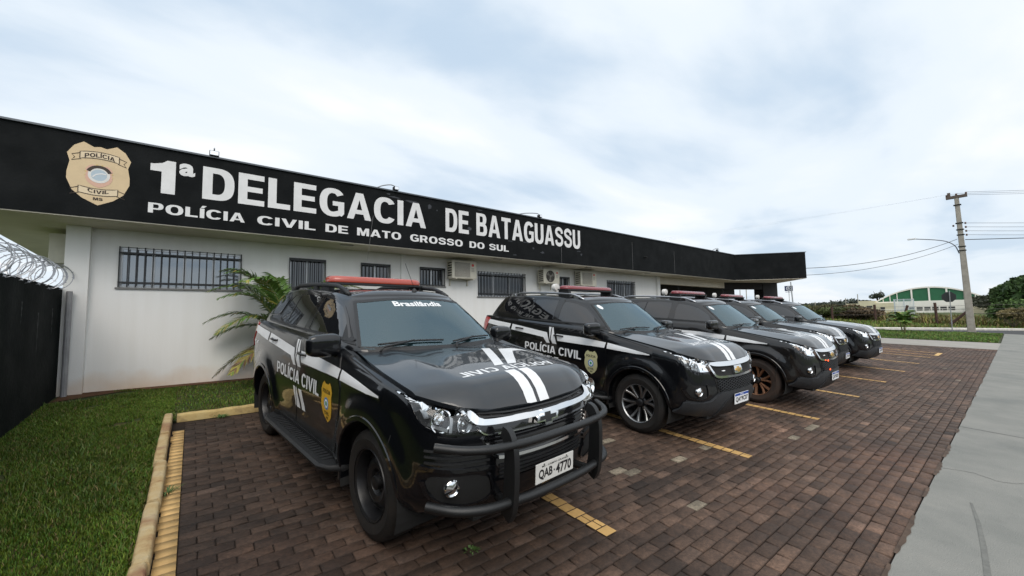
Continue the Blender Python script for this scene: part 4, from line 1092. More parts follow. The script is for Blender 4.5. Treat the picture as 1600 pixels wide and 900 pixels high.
# soil washed over the edge of the path, a hairline crack and a tyre mark
def blot(name, pts, dz, m):
    bm = bmesh.new(); bm.faces.new([bm.verts.new((a, b, gz(a, b)+dz)) for a, b in pts]); return struct(bm_obj(name, bm, m))
M_WASH = mat('washed_soil', (.10, .065, .045), .95, noise=.5, nscale=9)
rw_ = np.random.default_rng(12); x = 2.6
while x < 26:
    L_ = rw_.uniform(.25, .9); w_ = rw_.uniform(.006, .022); n = 24; ph_ = rw_.uniform(0, 6)
    pts = [(x+L_*k/n, .66) for k in range(n+1)]+[(x+L_*k/n, .642-w_*sin(pi*k/n)**.6*(.7+.3*sin(k*1.1+ph_))) for k in range(n, -1, -1)]
    blot('soil', pts, .008, M_WASH); x += L_+rw_.uniform(.1, .9)
M_TMARK = mat('tyre_mark', (.165, .165, .15), .9, noise=.25, nscale=25)
blot('tyre_mark', [(3.6, .235), (4.1, .250), (4.6, .285), (5.05, .325), (5.5, .38), (5.5, .365), (5.05, .300), (4.6, .255), (4.1, .218), (3.6, .205)], .0065, M_TMARK)
bm = bmesh.new(); cp_ = smooth_path([(6.4, .64, 0), (6.5, .42, 0), (6.42, .2, 0), (6.7, -.1, 0), (6.65, -.5, 0), (7.0, -1.2, 0)], 6)
for i in range(len(cp_)-1):
    a, b = cp_[i], cp_[i+1]; j = .006*sin(i*2.3); bm.faces.new([bm.verts.new((p.x+q+j, p.y, gz(p.x, p.y)+.0072)) for p, q in ((a, -.003), (a, .003), (b, .003), (b, -.003))])
struct(bm_obj('path_crack', bm, M_DARK))
# ---------------------------------------------------------------- brick paving, every brick laid
def attr_mat_stained(name, **k):
    m = attr_mat(name, **k); t = m.node_tree; b = t.nodes['Principled BSDF']; src = b.inputs['Base Color'].links[0].from_socket; tcn = t.nodes.new('ShaderNodeTexCoord')
    for sc_, lo, hi, f0, f1, det in ((260, .60, 1.35, .30, .72, 3), (1.1, .55, 1.12, .36, .56, 7), (7, .72, 1.18, .35, .65, 8)):
        n = t.nodes.new('ShaderNodeTexNoise'); lnk(t, tcn.outputs['Object'], n.inputs[0]); n.inputs['Scale'].default_value = sc_; n.inputs['Detail'].default_value = det; n.inputs['Roughness'].default_value = .65
        mr = t.nodes.new('ShaderNodeMapRange'); lnk(t, n.outputs[0], mr.inputs[0]); mr.inputs[1].default_value = f0; mr.inputs[2].default_value = f1; mr.inputs[3].default_value = lo; mr.inputs[4].default_value = hi
        vm = t.nodes.new('ShaderNodeVectorMath'); vm.operation = 'SCALE'; lnk(t, src, vm.inputs[0]); lnk(t, mr.outputs[0], vm.inputs['Scale']); src = vm.outputs[0]
    lnk(t, src, b.inputs['Base Color']); return m
def attr_mat(name, rough=.85, bump=.35, bscale=90, spec=.3, mottled=.35, nscale=30, trans=0, coat=0):
    m, t, b = nodes_mat(name); a = t.nodes.new('ShaderNodeAttribute'); a.attribute_name = 'tint'
    b.inputs['Roughness'].default_value = rough; b.inputs['Specular IOR Level'].default_value = spec
    tcn = t.nodes.new('ShaderNodeTexCoord')
    n = t.nodes.new('ShaderNodeTexNoise'); lnk(t, tcn.outputs['Object'], n.inputs[0]); n.inputs['Scale'].default_value = nscale; n.inputs['Detail'].default_value = 8; n.inputs['Roughness'].default_value = .7
    mr = t.nodes.new('ShaderNodeMapRange'); lnk(t, n.outputs[0], mr.inputs[0]); mr.inputs[1].default_value = .3; mr.inputs[2].default_value = .7; mr.inputs[3].default_value = 1-mottled; mr.inputs[4].default_value = 1+mottled
    vm = t.nodes.new('ShaderNodeVectorMath'); vm.operation = 'SCALE'; lnk(t, a.outputs['Color'], vm.inputs[0]); lnk(t, mr.outputs[0], vm.inputs['Scale'])
    lnk(t, vm.outputs[0], b.inputs['Base Color'])
    if bump:
        n2 = t.nodes.new('ShaderNodeTexNoise'); lnk(t, tcn.outputs['Object'], n2.inputs[0]); n2.inputs['Scale'].default_value = bscale; n2.inputs['Detail'].default_value = 5
        bp = t.nodes.new('ShaderNodeBump'); bp.inputs['Strength'].default_value = bump; bp.inputs['Distance'].default_value = .006; lnk(t, n2.outputs[0], bp.inputs['Height']); lnk(t, bp.outputs[0], b.inputs['Normal'])
    if trans: b.inputs['Transmission Weight'].default_value = 0; b.inputs['Subsurface Weight'].default_value = 0
    return m
def np_mesh(name, V, F, tint, material, parent=None, smooth=False):
    """V (n,3), F (m,4) quads or (m,3) triangles, tint (m,3) colour per face"""
    k = F.shape[1]; me = bpy.data.meshes.new(name); me.vertices.add(len(V)); me.vertices.foreach_set('co', V.astype(np.float32).ravel())
    me.loops.add(len(F)*k); me.loops.foreach_set('vertex_index', F.astype(np.int32).ravel()); me.polygons.add(len(F))
    me.polygons.foreach_set('loop_start', np.arange(0, len(F)*k, k, dtype=np.int32))
    me.update(calc_edges=True)
    at = me.attributes.new('tint', 'FLOAT_COLOR', 'FACE'); at.data.foreach_set('color', np.concatenate([tint, np.ones((len(F), 1))], 1).astype(np.float32).ravel())
    if material: me.materials.append(material)
    if smooth: me.shade_smooth()
    me.validate(); o = bpy.data.objects.new(name, me); COL.objects.link(o)
    if parent: o.parent = parent
    return o
def vnoise(x, y, seed=0):
    r = 0
    for i, (f, a) in enumerate(((.45, 1), (1.1, .6), (2.7, .35))):
        r = r+a*np.sin(f*x*1.3+seed+i*2.1+1.7*np.sin(f*y+seed*2+i))*np.cos(f*y*1.1+seed*1.3-i+1.3*np.sin(f*x*.8+i))
    return r
M_BRICK = attr_mat_stained('paving_brick', rough=.74, bump=.8, bscale=120, spec=.4, mottled=.5, nscale=45)
M_YPAINT = attr_mat('yellow_line_paint', .7, .3, 120, .4, .13, 14)
PB, PL = .1020, .2045                      # course and brick pitch
V, F, T = [], [], []
nrow = int((6.88-.655)/PB)
pale = {(2.05, 3.2), (3.62, 3.05), (3.98, 3.25), (4.9, 2.45), (3.5, 2.6), (6.2, 1.9), (6.9, 1.95)}
for r in range(nrow):
    y0 = .655+r*PB; xend = 26.6-(y0-.65)*.405; off = (r % 2)*PL/2+RNG.normal(0, .003)
    k = -1
    xs = -.028
    x = xs-(PL-off if off > .01 else 0)
    while x < xend:
        a, b = max(x, xs)+.003, min(x+PL, xend)-.003; x += PL
        if b-a < .03: continue
        c, d = y0+.0035, y0+PB-.0035
        j = RNG.normal(0, .0016); tx, ty = RNG.normal(0, .0016, 2); sk = RNG.normal(0, .0014, 4)
        cxm, cym = (a+b)/2, (c+d)/2
        near = cxm < 11
        def P3(px_, py_, dz): return (px_, py_, SLY*py_+SLX*px_+dz+j+tx*np.sign(px_-cxm)+ty*np.sign(py_-cym))
        e = .004; i0 = len(V)
        o4 = [(a, c), (b, c), (b, d), (a, d)]
        V += [P3(p, q, -.016) for p, q in o4]
        V += [P3(p+sk[i], q, -.0035) for i, (p, q) in enumerate(o4)]
        V += [P3(p+sk[i]+(e if p == a else -e), q+(e if q == c else -e), 0) for i, (p, q) in enumerate(o4)]
        big = .5*float(vnoise(cxm, cym, 1.2)); red = max(0, float(vnoise(cxm*.9+4, cym*.9, 5.1)))
        lum = .054*math.exp(RNG.normal(0, .22)+.20*big)
        if cxm < 3.2: lum *= .55+.45*max(0, (cxm))/3.2             # bricks get darker towards the lawn
        col = np.array([1.50, .90, .60])*lum
        col = col*(1-.25*red)+np.array([.11, .048, .028])*.35*red*(.6+.8*RNG.random())
        if RNG.random() < .05: col = col*1.35+.008
        if RNG.random() < .0015 or any(abs(cxm-p) < .13 and abs(cym-q) < .07 for p, q in pale): col = np.array([.26, .215, .155])*(.7+.4*RNG.random())
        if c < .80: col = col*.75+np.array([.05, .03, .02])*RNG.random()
        fs = [(i0+8, i0+9, i0+10, i0+11)]
        for m_ in range(4):
            n_ = (m_+1) % 4; fs += [(i0+4+m_, i0+4+n_, i0+8+n_, i0+8+m_), (i0+m_, i0+n_, i0+4+n_, i0+4+m_)]
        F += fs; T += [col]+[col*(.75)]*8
paving = np_mesh('brick_paving', np.array(V), np.array(F), np.array(T), M_BRICK); paving['kind'] = 'structure'

# painted bay lines: one small slab of paint per course, worn at the joints
LINE_X = [2.49+2.4957*i for i in range(8)]
def bay_line(x, y0, y1, w=.118, name='bay_line', along='y', fade=0.0):
    V, F, T = [], [], []; r0 = math.ceil((y0-.655)/PB)
    y = .655+r0*PB
    while y < y1:
        parts = [(x-w/2, x+w/2)] if along == 'y' else [(x, x+w)]
        if along == 'y' and RNG.random() < .45: s_ = x+RNG.uniform(-.2, .2)*w; parts = [(x-w/2, s_-.003), (s_+.003, x+w/2)]
        for a, b in parts:
            if RNG.random() < fade: continue
            c, d = y+.005, y+PB-.005; i0 = len(V); a_, b_ = a+RNG.normal(0, .003), b+RNG.normal(0, .003)
            for (p, q) in ((a_, c), (b_, c), (b_, d), (a_, d)): V.append((p, q, SLY*q+SLX*p+.0055))
            F.append((i0, i0+1, i0+2, i0+3)); T.append(np.array([.56, .345, .125])*(RNG.uniform(.72, 1.08)))
        y += PB
    o = np_mesh(name, np.array(V), np.array(F), np.array(T), M_YPAINT); o['kind'] = 'structure'; return o
for i, lx_ in enumerate(LINE_X): bay_line(lx_, 1.88, 6.6)
bay_line(22.15, 1.88, 6.6); bay_line(21.0, 1.9, 6.6, .1)
V, F, T = [], [], []
for k in range(13):                              # closing stroke of the last bay
    a = 20.95+k*.102; i0 = len(V)
    for (p, q) in ((a, 1.88), (a+.1, 1.88), (a+.1, 2.0), (a, 2.0)): V.append((p, q, SLY*q+SLX*p+.007))
    F.append((i0, i0+1, i0+2, i0+3)); T.append((.6, .38, .14))
np_mesh('bay_line', np.array(V), np.array(F), np.array(T), M_YPAINT)['kind'] = 'structure'
# yellow soldier course beside the left kerb
V, F, T = [], [], []; y = .70
while y < 6.50:
    i0 = len(V); a, b, c, d = -.145+RNG.normal(0, .004), -.031, y+.002, y+PB-.002; j = RNG.normal(0, .002)
    o4 = [(a, c), (b, c), (b, d), (a, d)]
    V += [(p, q, SLY*q-.015) for p, q in o4]+[(p, q, SLY*q+j+.002) for p, q in o4]
    col = np.array([.56, .36, .145])*RNG.uniform(.8, 1.08)
    F.append((i0+4, i0+5, i0+6, i0+7)); T.append(col)
    for m_ in range(4): n_ = (m_+1) % 4; F.append((i0+m_, i0+n_, i0+4+n_, i0+4+m_)); T.append(col*.6)
    y += PB
np_mesh('painted_edge_course', np.array(V), np.array(F), np.array(T), M_YPAINT)['kind'] = 'structure'

# ---------------------------------------------------------------- kerbs
M_KERB = ground_material('worn_yellow_kerb', [(.33, .19, .085), (.50, .37, .19), (.52, .43, .27)], 5, .85, .5, 45, stain=((.27, .14, .08), 3.1))
M_KERB2 = ground_material('yellow_kerb', [(.30, .20, .08), (.50, .37, .16), (.54, .42, .20)], 6, .85, .4, 45, stain=((.23, .16, .08), 4.0))
def kerb(name, pts, w, h, material, seg=1.0):
    bm = bmesh.new(); P = [Vector((a, b, 0)) for a, b in pts]
    prof = [(-.5, -.12), (-.5, .70), (-.44, .90), (-.30, 1.0), (.30, 1.0), (.44, .90), (.5, .70), (.5, -.12)]
    for A, B in zip(P[:-1], P[1:]):
        n = max(1, round((B-A).length/seg))
        for k in range(n):
            a = A.lerp(B, (k+.006)/n); b = A.lerp(B, (k+1-.006)/n); d = (B-A).normalized(); nn = Vector((-d.y, d.x, 0)); rings = []
            jj = RNG.normal(0, .006); jh = RNG.normal(0, .006)
            m_ = 7
            for q in range(m_+1):
                c = a.lerp(b, q/m_); ww = w*(1+RNG.normal(0, .02)); hh = h+jh+RNG.normal(0, .003)
                if q in (0, m_): ww *= .93; hh -= .006
                rings.append([bm.verts.new((c.x+nn.x*(s_*ww+jj), c.y+nn.y*(s_*ww+jj), gz(c.x, c.y)+t_*hh)) for s_, t_ in prof])
            for q in range(m_):
                for i in range(7): bm.faces.new((rings[q][i], rings[q][i+1], rings[q+1][i+1], rings[q+1][i]))
            bm.faces.new(rings[0]); bm.faces.new(rings[-1][::-1])
    bmesh.ops.recalc_face_normals(bm, faces=bm.faces[:])
    return struct(bm_obj(name, bm, material, angle=50))
kerb('kerb', [(-.205, .3), (-.200, 3.4), (-.195, 7.12)], .092, .085, M_KERB)
kerb('kerb', [(-.12, 7.0), (24.0, 7.0)], .11, .10, M_KERB2)

# ---------------------------------------------------------------- grass
M_GRASS = attr_mat('grass_blade', .6, 0, 1, .3, .15, 3)
def blades(name, n, region, hmin, hmax, seed, base=(.075, .135, .012), dry=.07, width=.0032, inside=None, lean=.55, parent=None, dz=0):
    r = np.random.default_rng(seed); x0, x1, y0, y1 = region
    x = r.uniform(x0, x1, n); y = r.uniform(y0, y1, n)
    if inside is not None: k = inside(x, y); x, y = x[k], y[k]; n = len(x)
    z = SLY*np.clip(y, -4, 14)+SLX*np.clip(x, -60, 60)+dz
    cl = np.clip(.85+.25*vnoise(x*3.2, y*3.2, 2.0), .35, 1.6)
    h = r.uniform(hmin, hmax, n)*cl; az = r.uniform(0, 2*pi, n); ln = r.uniform(.1, lean, n)*h*1.3
    w = width*r.uniform(.7, 1.5, n); dx, dy = np.cos(az), np.sin(az); px_, py_ = -dy, dx
    V = np.zeros((n, 5, 3)); 
    for i, (t, ww) in enumerate(((0, 1), (.55, .8))):
        cx_ = x+dx*ln*t**2; cy_ = y+dy*ln*t**2; cz_ = z+h*t*(1-.12*t)
        V[:, 2*i] = np.stack([cx_-px_*w*ww, cy_-py_*w*ww, cz_], 1); V[:, 2*i+1] = np.stack([cx_+px_*w*ww, cy_+py_*w*ww, cz_], 1)
    V[:, 4] = np.stack([x+dx*ln, y+dy*ln, z+h*.88], 1)
    b = np.arange(n)[:, None]*5; F = np.concatenate([b+np.array([0, 1, 3]), b+np.array([0, 3, 2]), b+np.array([2, 3, 4])], 0)
    tone = np.exp(r.normal(0, .28, n))*np.clip(1+.22*vnoise(x*1.3, y*1.3, 7), .5, 1.6)
    C = np.array(base)[None]*tone[:, None]; C[:, 0] *= r.uniform(.7, 1.5, n)
    dr = r.random(n) < dry*(1+.6*np.clip(vnoise(x, y, 3), 0, 2)); C[dr] = np.array([.20, .15, .06])*r.uniform(.6, 1.2, (dr.sum(), 1))
    o = np_mesh(name, V.reshape(-1, 3), F, np.concatenate([C]*3, 0), M_GRASS, parent); return o
def lawn_in(x, y):
    bare = (y > 9.35+.12*np.sin(x*5)) | ((y > 8.9) & (x < -.9+.3*np.sin(y*9)) & (y > 9.75+(x+.9)*.9-.9))
    kb = (x > -.27) & (y < 7.12)
    return ~bare & ~kb & (vnoise(x*5, y*5, 9) > -1.25)
g = blades('grass', 200000, (-1.7, -.16, .9, 9.5), .018, .052, 3, inside=lawn_in, width=.0026); tag(g, 'short green lawn between the dark wall and the yellow kerb', 'grass', kind='stuff')
g = blades('grass', 3600, (-1.7, -.3, 1.2, 9.2), .045, .095, 13, base=(.10, .16, .04), inside=lambda x, y: lawn_in(x, y) & (vnoise(x*2.1, y*2.1, 4) > .1), width=.003, lean=1.0, dry=.15); tag(g, 'taller pale tufts scattered through the left lawn', 'grass', kind='stuff')
g = blades('grass', 42000, (-.25, 9.5, 7.07, 9.45), .02, .055, 4, inside=lambda x, y: (y < 9.32) , width=.004); tag(g, 'short green lawn in front of the white building', 'grass', kind='stuff')
g = blades('grass', 9000, (-.40, -.25, .6, 7.2), .04, .085, 5, width=.003, lean=.9); tag(g, 'longer grass hanging over the worn kerb', 'grass', kind='stuff')
def verge_in(x, y):
    return (x > 31.9-.6*(y-.7)) & (x < 44-.88*(y-.7)) & (y > .75)
g = blades('grass', 60000, (28, 44, .7, 10), .05, .12, 6, base=(.075, .15, .022), inside=verge_in, width=.016); tag(g, 'bright green verge beyond the parking bays', 'grass', kind='stuff')
def weed(name, x, y, n, r, h, label):
    rr = np.random.default_rng(int(abs(x*100))+n)
    th = rr.uniform(0, 2*pi, n); rad = r*np.sqrt(rr.random(n)); bm = bmesh.new()
    for a, q in zip(th, rad):
        b = Vector((x+q*cos(a)*.4, y+q*sin(a)*.4, gz(x, y))); d = Vector((cos(a), sin(a), 0)); s_ = Vector((-sin(a), cos(a), 0))*.004; L_ = rr.uniform(.4, 1)*h*1.4
        p = [b, b+d*L_*.45+Vector((0, 0, h*.6*rr.uniform(.5, 1))), b+d*L_+Vector((0, 0, h*rr.uniform(.1, .6)))]
        v = [bm.verts.new(p[0]-s_), bm.verts.new(p[0]+s_), bm.verts.new(p[1]+s_*1.3), bm.verts.new(p[1]-s_*1.3), bm.verts.new(p[2])]
        bm.faces.new(v[:4]); bm.faces.new((v[3], v[2], v[4]))
    return tag(bm_obj(name, bm, mat('weed_leaf', (.06, .12, .025), .7)), label, 'weed')
weed('weed', 1.54, 2.43, 22, .09, .035, 'small green weed growing between bricks in front of the bull bar')
weed('weed', 1.80, 2.86, 26, .08, .06, 'weed tuft on the yellow bay line under the bull bar')
weed('weed', -.12, 4.6, 26, .09, .09, 'weed clump sprouting on the yellow edge course by the worn kerb')
weed('weed', .36, 6.86, 40, .13, .07, 'low weed at the foot of the yellow kerb behind the nearest car')

# ---------------------------------------------------------------- the police station
M_WALL = None
def wall_material():
    m, t, b = nodes_mat('white_wall_paint'); b.inputs['Roughness'].default_value = .85; b.inputs['Specular IOR Level'].default_value = .25
    tcn = t.nodes.new('ShaderNodeTexCoord'); s = t.nodes.new('ShaderNodeSeparateXYZ'); lnk(t, tcn.outputs['Object'], s.inputs[0])
    n = t.nodes.new('ShaderNodeTexNoise'); lnk(t, tcn.outputs['Object'], n.inputs[0]); n.inputs['Scale'].default_value = 2.2; n.inputs['Detail'].default_value = 8
    a = t.nodes.new('ShaderNodeMath'); a.operation = 'MULTIPLY_ADD'; lnk(t, n.outputs[0], a.inputs[0]); a.inputs[1].default_value = -.75; lnk(t, s.outputs[2], a.inputs[2])
    r = t.nodes.new('ShaderNodeValToRGB'); lnk(t, a.outputs[0], r.inputs[0])       # mud splashed up the foot of the wall
    r.color_ramp.elements[0].position = .12; r.color_ramp.elements[0].color = (.66, .54, .43, 1); r.color_ramp.elements[1].position = .55; r.color_ramp.elements[1].color = (.76, .755, .74, 1)
    n3 = t.nodes.new('ShaderNodeTexNoise'); mp = t.nodes.new('ShaderNodeMapping'); lnk(t, tcn.outputs['Object'], mp.inputs[0]); mp.inputs['Scale'].default_value = (5, 5, .35); lnk(t, mp.outputs[0], n3.inputs[0]); n3.inputs['Scale'].default_value = 1.6; n3.inputs['Detail'].default_value = 6
    r3 = t.nodes.new('ShaderNodeValToRGB'); lnk(t, n3.outputs[0], r3.inputs[0]); r3.color_ramp.elements[0].position = .3; r3.color_ramp.elements[0].color = (.96, .955, .945, 1); r3.color_ramp.elements[1].position = .6; r3.color_ramp.elements[1].color = (1, 1, 1, 1)
    mx = t.nodes.new('ShaderNodeMixRGB'); mx.blend_type = 'MULTIPLY'; mx.inputs[0].default_value = 1; lnk(t, r.outputs[0], mx.inputs[1]); lnk(t, r3.outputs[0], mx.inputs[2]); lnk(t, mx.outputs[0], b.inputs['Base Color'])
    n2 = t.nodes.new('ShaderNodeTexNoise'); lnk(t, tcn.outputs['Object'], n2.inputs[0]); n2.inputs['Scale'].default_value = 55; n2.inputs['Detail'].default_value = 6
    bp = t.nodes.new('ShaderNodeBump'); bp.inputs['Strength'].default_value = .25; bp.inputs['Distance'].default_value = .006; lnk(t, n2.outputs[0], bp.inputs['Height']); lnk(t, bp.outputs[0], b.inputs['Normal'])
    return m
M_WALL = wall_material()
M_CREAMW = mat('cream_wall_paint', (.60, .555, .46), .85, noise=.12, nscale=2, bump=.2, bscale=60)
M_SOFFIT = mat('soffit_paint', (.62, .575, .49), .9, noise=.15, nscale=1.2, bump=.1, bscale=40)
M_FASCIA = mat('black_fascia_paint', (.0052, .0062, .0068), .8, noise=.0, spec=.12, col2=(.0075, .0087, .0094), nscale=2.2, bump=.35, bscale=35, rvar=.1)
M_LETTER = mat('painted_letter_white', (.68, .68, .68), .7, noise=.10, nscale=5, bump=.2, bscale=50)
M_COPING = mat('metal_coping', (.09, .10, .11), .4, metal=.6)
M_BARS = mat('black_window_bars', (.008, .009, .011), .45)
M_ALU = mat('aluminium_frame', (.40, .41, .42), .35, metal=.7)
M_WGLASS = film_mat('window_glass', (.20, .22, .24), .55, .03)
M_WDARK = film_mat('dark_window_glass', (.035, .04, .045), .3, .04)
M_SILL = mat('stone_sill', (.16, .155, .15), .6)

bld = empty('police_station', (0, 0, 0), 'long white single-storey police station with a black lettered fascia', 'building')
WINS = [(-1.01, .736, 2.355, 3.062, 'big'), (1.592, 2.302, 2.42, 3.062, 's'), (3.09, 3.79, 2.60, 3.058, 's'), (4.596, 5.307, 2.58, 3.058, 's'),
        (6.397, 8.16, 2.33, 3.060, 'm'), (9.706, 10.155, 2.55, 3.05, 's'), (12.229, 13.97, 2.35, 3.05, 'm')]
def wall_with_holes(x0, x1, z0f, z1, y, holes, mtl, name):
    """front wall as a strip grid with real openings and 12 cm reveals"""
    xs = sorted({x0, x1, *[h[0] for h in holes], *[h[1] for h in holes]}); zs = sorted({z1, *[h[2] for h in holes], *[h[3] for h in holes]})
    bm = bmesh.new()
    def q(pts): bm.faces.new([bm.verts.new(p) for p in pts])
    for a, b in zip(xs[:-1], xs[1:]):
        hs = [h for h in holes if h[0] <= a and h[1] >= b]
        lo0, lo1 = z0f(a), z0f(b)
        if not hs: q([(a, y, lo0), (b, y, lo1), (b, y, z1), (a, y, z1)])
        else:
            h = hs[0]; q([(a, y, lo0), (b, y, lo1), (b, y, h[2]), (a, y, h[2])]); q([(a, y, h[3]), (b, y, h[3]), (b, y, z1), (a, y, z1)])
    d = .13
    for h in holes:
        a, b, c, e = h[:4]
        q([(a, y, c), (b, y, c), (b, y+d, c), (a, y+d, c)]); q([(a, y, e), (a, y+d, e), (b, y+d, e), (b, y, e)])
        q([(a, y, c), (a, y+d, c), (a, y+d, e), (a, y, e)]); q([(b, y, c), (b, y, e), (b, y+d, e), (b, y+d, c)])
    return bm_obj(name, bm, mtl, bld)
wall_with_holes(-1.36, 15.8, lambda x: gz(x, 9.6)-.05, 3.345, 9.6, WINS, M_WALL, 'wall')
bm = bmesh.new()
box(bm, -1.604, -1.362, 9.44, 9.72, .45, 3.345); box(bm, 4.07, 4.19, 9.55, 9.61, .45, 3.345); box(bm, 8.81, 8.95, 9.55, 9.61, .45, 3.345); box(bm, 15.62, 15.80, 9.55, 9.61, .45, 3.345)
bm_obj('pilaster', bm, M_WALL, bld) if False else bm.free()
for a, b, c in ((-1.637, -1.358, 9.50), (4.07, 4.19, 9.55), (8.81, 8.95, 9.55), (15.66, 15.80, 9.55)):
    bm = bmesh.new(); box(bm, a, b, c, 9.72, .45, 3.344); bm_obj('pilaster', bm, M_WALL, bld)
bm = bmesh.new(); box(bm, -1.56, -1.40, 9.72, 19.8, .3, 3.344); bm_obj('side_wall', bm, M_WALL, bld)
bm = bmesh.new(); box(bm, 15.80, 22.03, 9.60, 9.80, 3.045, 3.344); bm_obj('garage_beam', bm, M_CREAMW, bld)
bm = bmesh.new(); box(bm, 15.80, 28.3, 11.7, 11.9, .3, 3.344); box(bm, 15.82, 15.95, 9.80, 11.7, .3, 3.344)
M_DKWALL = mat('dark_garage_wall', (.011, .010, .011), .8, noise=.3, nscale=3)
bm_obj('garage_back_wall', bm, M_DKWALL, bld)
# lintel and pillar under the canopy
bm = bmesh.new(); A_, B_ = Vector((22.03, 9.62, 0)), Vector((25.2, 8.22, 0)); d = (B_-A_).normalized(); nn = Vector((-d.y, d.x, 0))*.15
vs = []
for z in (2.98, 3.344):
    for p in (A_, B_, B_+nn, A_+nn): vs.append(bm.verts.new((p.x, p.y, z)))
for f in ((0, 1, 2, 3), (7, 6, 5, 4), (0, 4, 5, 1), (1, 5, 6, 2), (2, 6, 7, 3), (3, 7, 4, 0)): bm.faces.new([vs[i] for i in f])
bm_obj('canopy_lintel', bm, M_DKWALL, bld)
bm = bmesh.new(); vs = []
for z in (.2, 3.344):
    for p in (B_-d*.95, B_+d*.02, B_+d*.02+nn*4, B_-d*.95+nn*4): vs.append(bm.verts.new((p.x, p.y-.03, z)))
for f in ((0, 1, 2, 3), (7, 6, 5, 4), (0, 4, 5, 1), (1, 5, 6, 2), (2, 6, 7, 3), (3, 7, 4, 0)): bm.faces.new([vs[i] for i in f])
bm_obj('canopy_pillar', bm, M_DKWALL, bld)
# black fascia slab with its coping, and the pale soffit below
plan = [(-2.62, 8.697), (21.25, 8.697), (23.30, 6.28), (29.2, 11.3), (29.2, 20), (-3.15, 20)]
def prism(name, poly, z0, z1, m, parent, grow=0):
    bm = bmesh.new(); c = Vector((sum(p[0] for p in poly)/len(poly), sum(p[1] for p in poly)/len(poly), 0))
    lo = [bm.verts.new((a, b, z0)) for a, b in poly]; hi = [bm.verts.new((a, b, z1)) for a, b in poly]; n = len(poly)
    bm.faces.new(lo[::-1]); bm.faces.new(hi)
    for i in range(n): bm.faces.new((lo[i], lo[(i+1) % n], hi[(i+1) % n], hi[i]))
    return bm_obj(name, bm, m, parent)
fas = prism('fascia', plan, 3.362, 4.625, M_FASCIA, bld)
prism('soffit', [(-2.60, 8.71), (21.24, 8.71), (23.29, 6.30), (29.18, 11.3), (29.18, 19.98), (-3.13, 19.98)], 3.346, 3.360, M_SOFFIT, bld)
cop = [(-2.65, 8.665), (21.235, 8.665), (23.30, 6.235), (23.36, 6.29), (21.28, 8.74), (-2.65, 8.74)]
prism('coping', cop, 4.627, 4.655, M_COPING, bld)

YF = 8.697
def onfascia(name, v, f, m, par=None, dy=.003):
    return mesh_obj(name, [(a, YF-dy, b) for a, b in v], f, m, par or fas)
def sign(s, x0, x1, z0, z1, bold=.055, m=None):
    v, f = text_flat(s, x1-x0, z1-z0, bold); v = v+np.array([x0, z0]); return onfascia('lettering', v, f, m or M_LETTER)
def one_glyph():
    pts = [(-.468, 3.875), (-.29, 3.875), (-.29, 4.437), (-.40, 4.437), (-.46, 4.385), (-.56, 4.355), (-.608, 4.352), (-.608, 4.238), (-.468, 4.238)]
    onfascia('lettering', pts, [tuple(range(len(pts)))], M_LETTER)
one_glyph()
sign('a', -.246, -.033, 4.222, 4.440, .04)
sign('DELEGACIA', .073, 4.321, 3.876, 4.452, .055)
sign('DE', 4.852, 5.53, 3.877, 4.462, .055); sign('BATAGUASSU', 5.765, 9.785, 3.88, 4.476, .055)
for s, a, b in (('POLÍCIA', -.615, .703), ('CIVIL', .895, 1.892), ('DE', 2.079, 2.526), ('MATO', 2.711, 3.698), ('GROSSO', 3.92, 5.344), ('DO', 5.548, 6.016), ('SUL', 6.17, 6.835)):
    sign(s, a, b, 3.532, 3.698, .05)
# flaked paint patches
M_FLAKE = mat('flaked_paint', (.045, .05, .06), .8, noise=.5, nscale=20)
rr = np.random.default_rng(5)
for (x, z, w, h) in ((3.55, 4.50, .30, .05), (3.95, 4.47, .42, .06), (4.42, 4.42, .12, .14), (4.62, 4.36, .05, .05), (3.4, 4.55, .12, .05), (5.55, 4.02, .16, .10), (8.1, 3.62, .18, .08), (7.75, 3.72, .08, .08), (9.7, 3.80, .22, .04), (9.82, 3.70, .10, .10), (7.05, 3.46, .14, .04), (6.9, 3.84, .28, .03), (7.5, 3.86, .4, .03), (5.9, 4.56, .2, .03), (8.6, 4.50, .35, .03)):
    n = 14; pts = [(x+w*.5*cos(2*pi*k/n)*rr.uniform(.45, 1.1), z+h*.5*sin(2*pi*k/n)*rr.uniform(.4, 1.1)) for k in range(n)]
    onfascia('flaked_patch', pts, [tuple(range(n))], M_FLAKE, dy=.0022)
# round badge shield painted on the fascia
M_SHIELD = mat('shield_tan', (.60, .46, .28), .7, noise=.08, nscale=6)
M_SHIELD2 = mat('shield_light', (.66, .54, .37), .7, noise=.06, nscale=6)
M_INK = mat('shield_ink', (.035, .022, .015), .7)
cxs, czs = -1.190, 4.03
sh = onfascia('police_badge', [(cxs+a, czs+b) for a, b in shield(.70, .925)], [tuple(range(len(shield(1, 1))))], M_SHIELD)
def stroke(pts, w, closed=False):
    v, f = [], []; n = len(pts)
    for i, p in enumerate(pts):
        a = pts[(i-1) % n] if (closed or i) else p; b = pts[(i+1) % n] if (closed or i < n-1) else p
        d = Vector((b[0]-a[0], b[1]-a[1])); d = d.normalized() if d.length else Vector((1, 0)); nx_, nz_ = -d.y*w/2, d.x*w/2
        v += [(p[0]+nx_, p[1]+nz_), (p[0]-nx_, p[1]-nz_)]
    for i in range(n if closed else n-1): a = 2*i; b = 2*((i+1) % n); f.append((a, a+1, b+1, b))
    return v, f
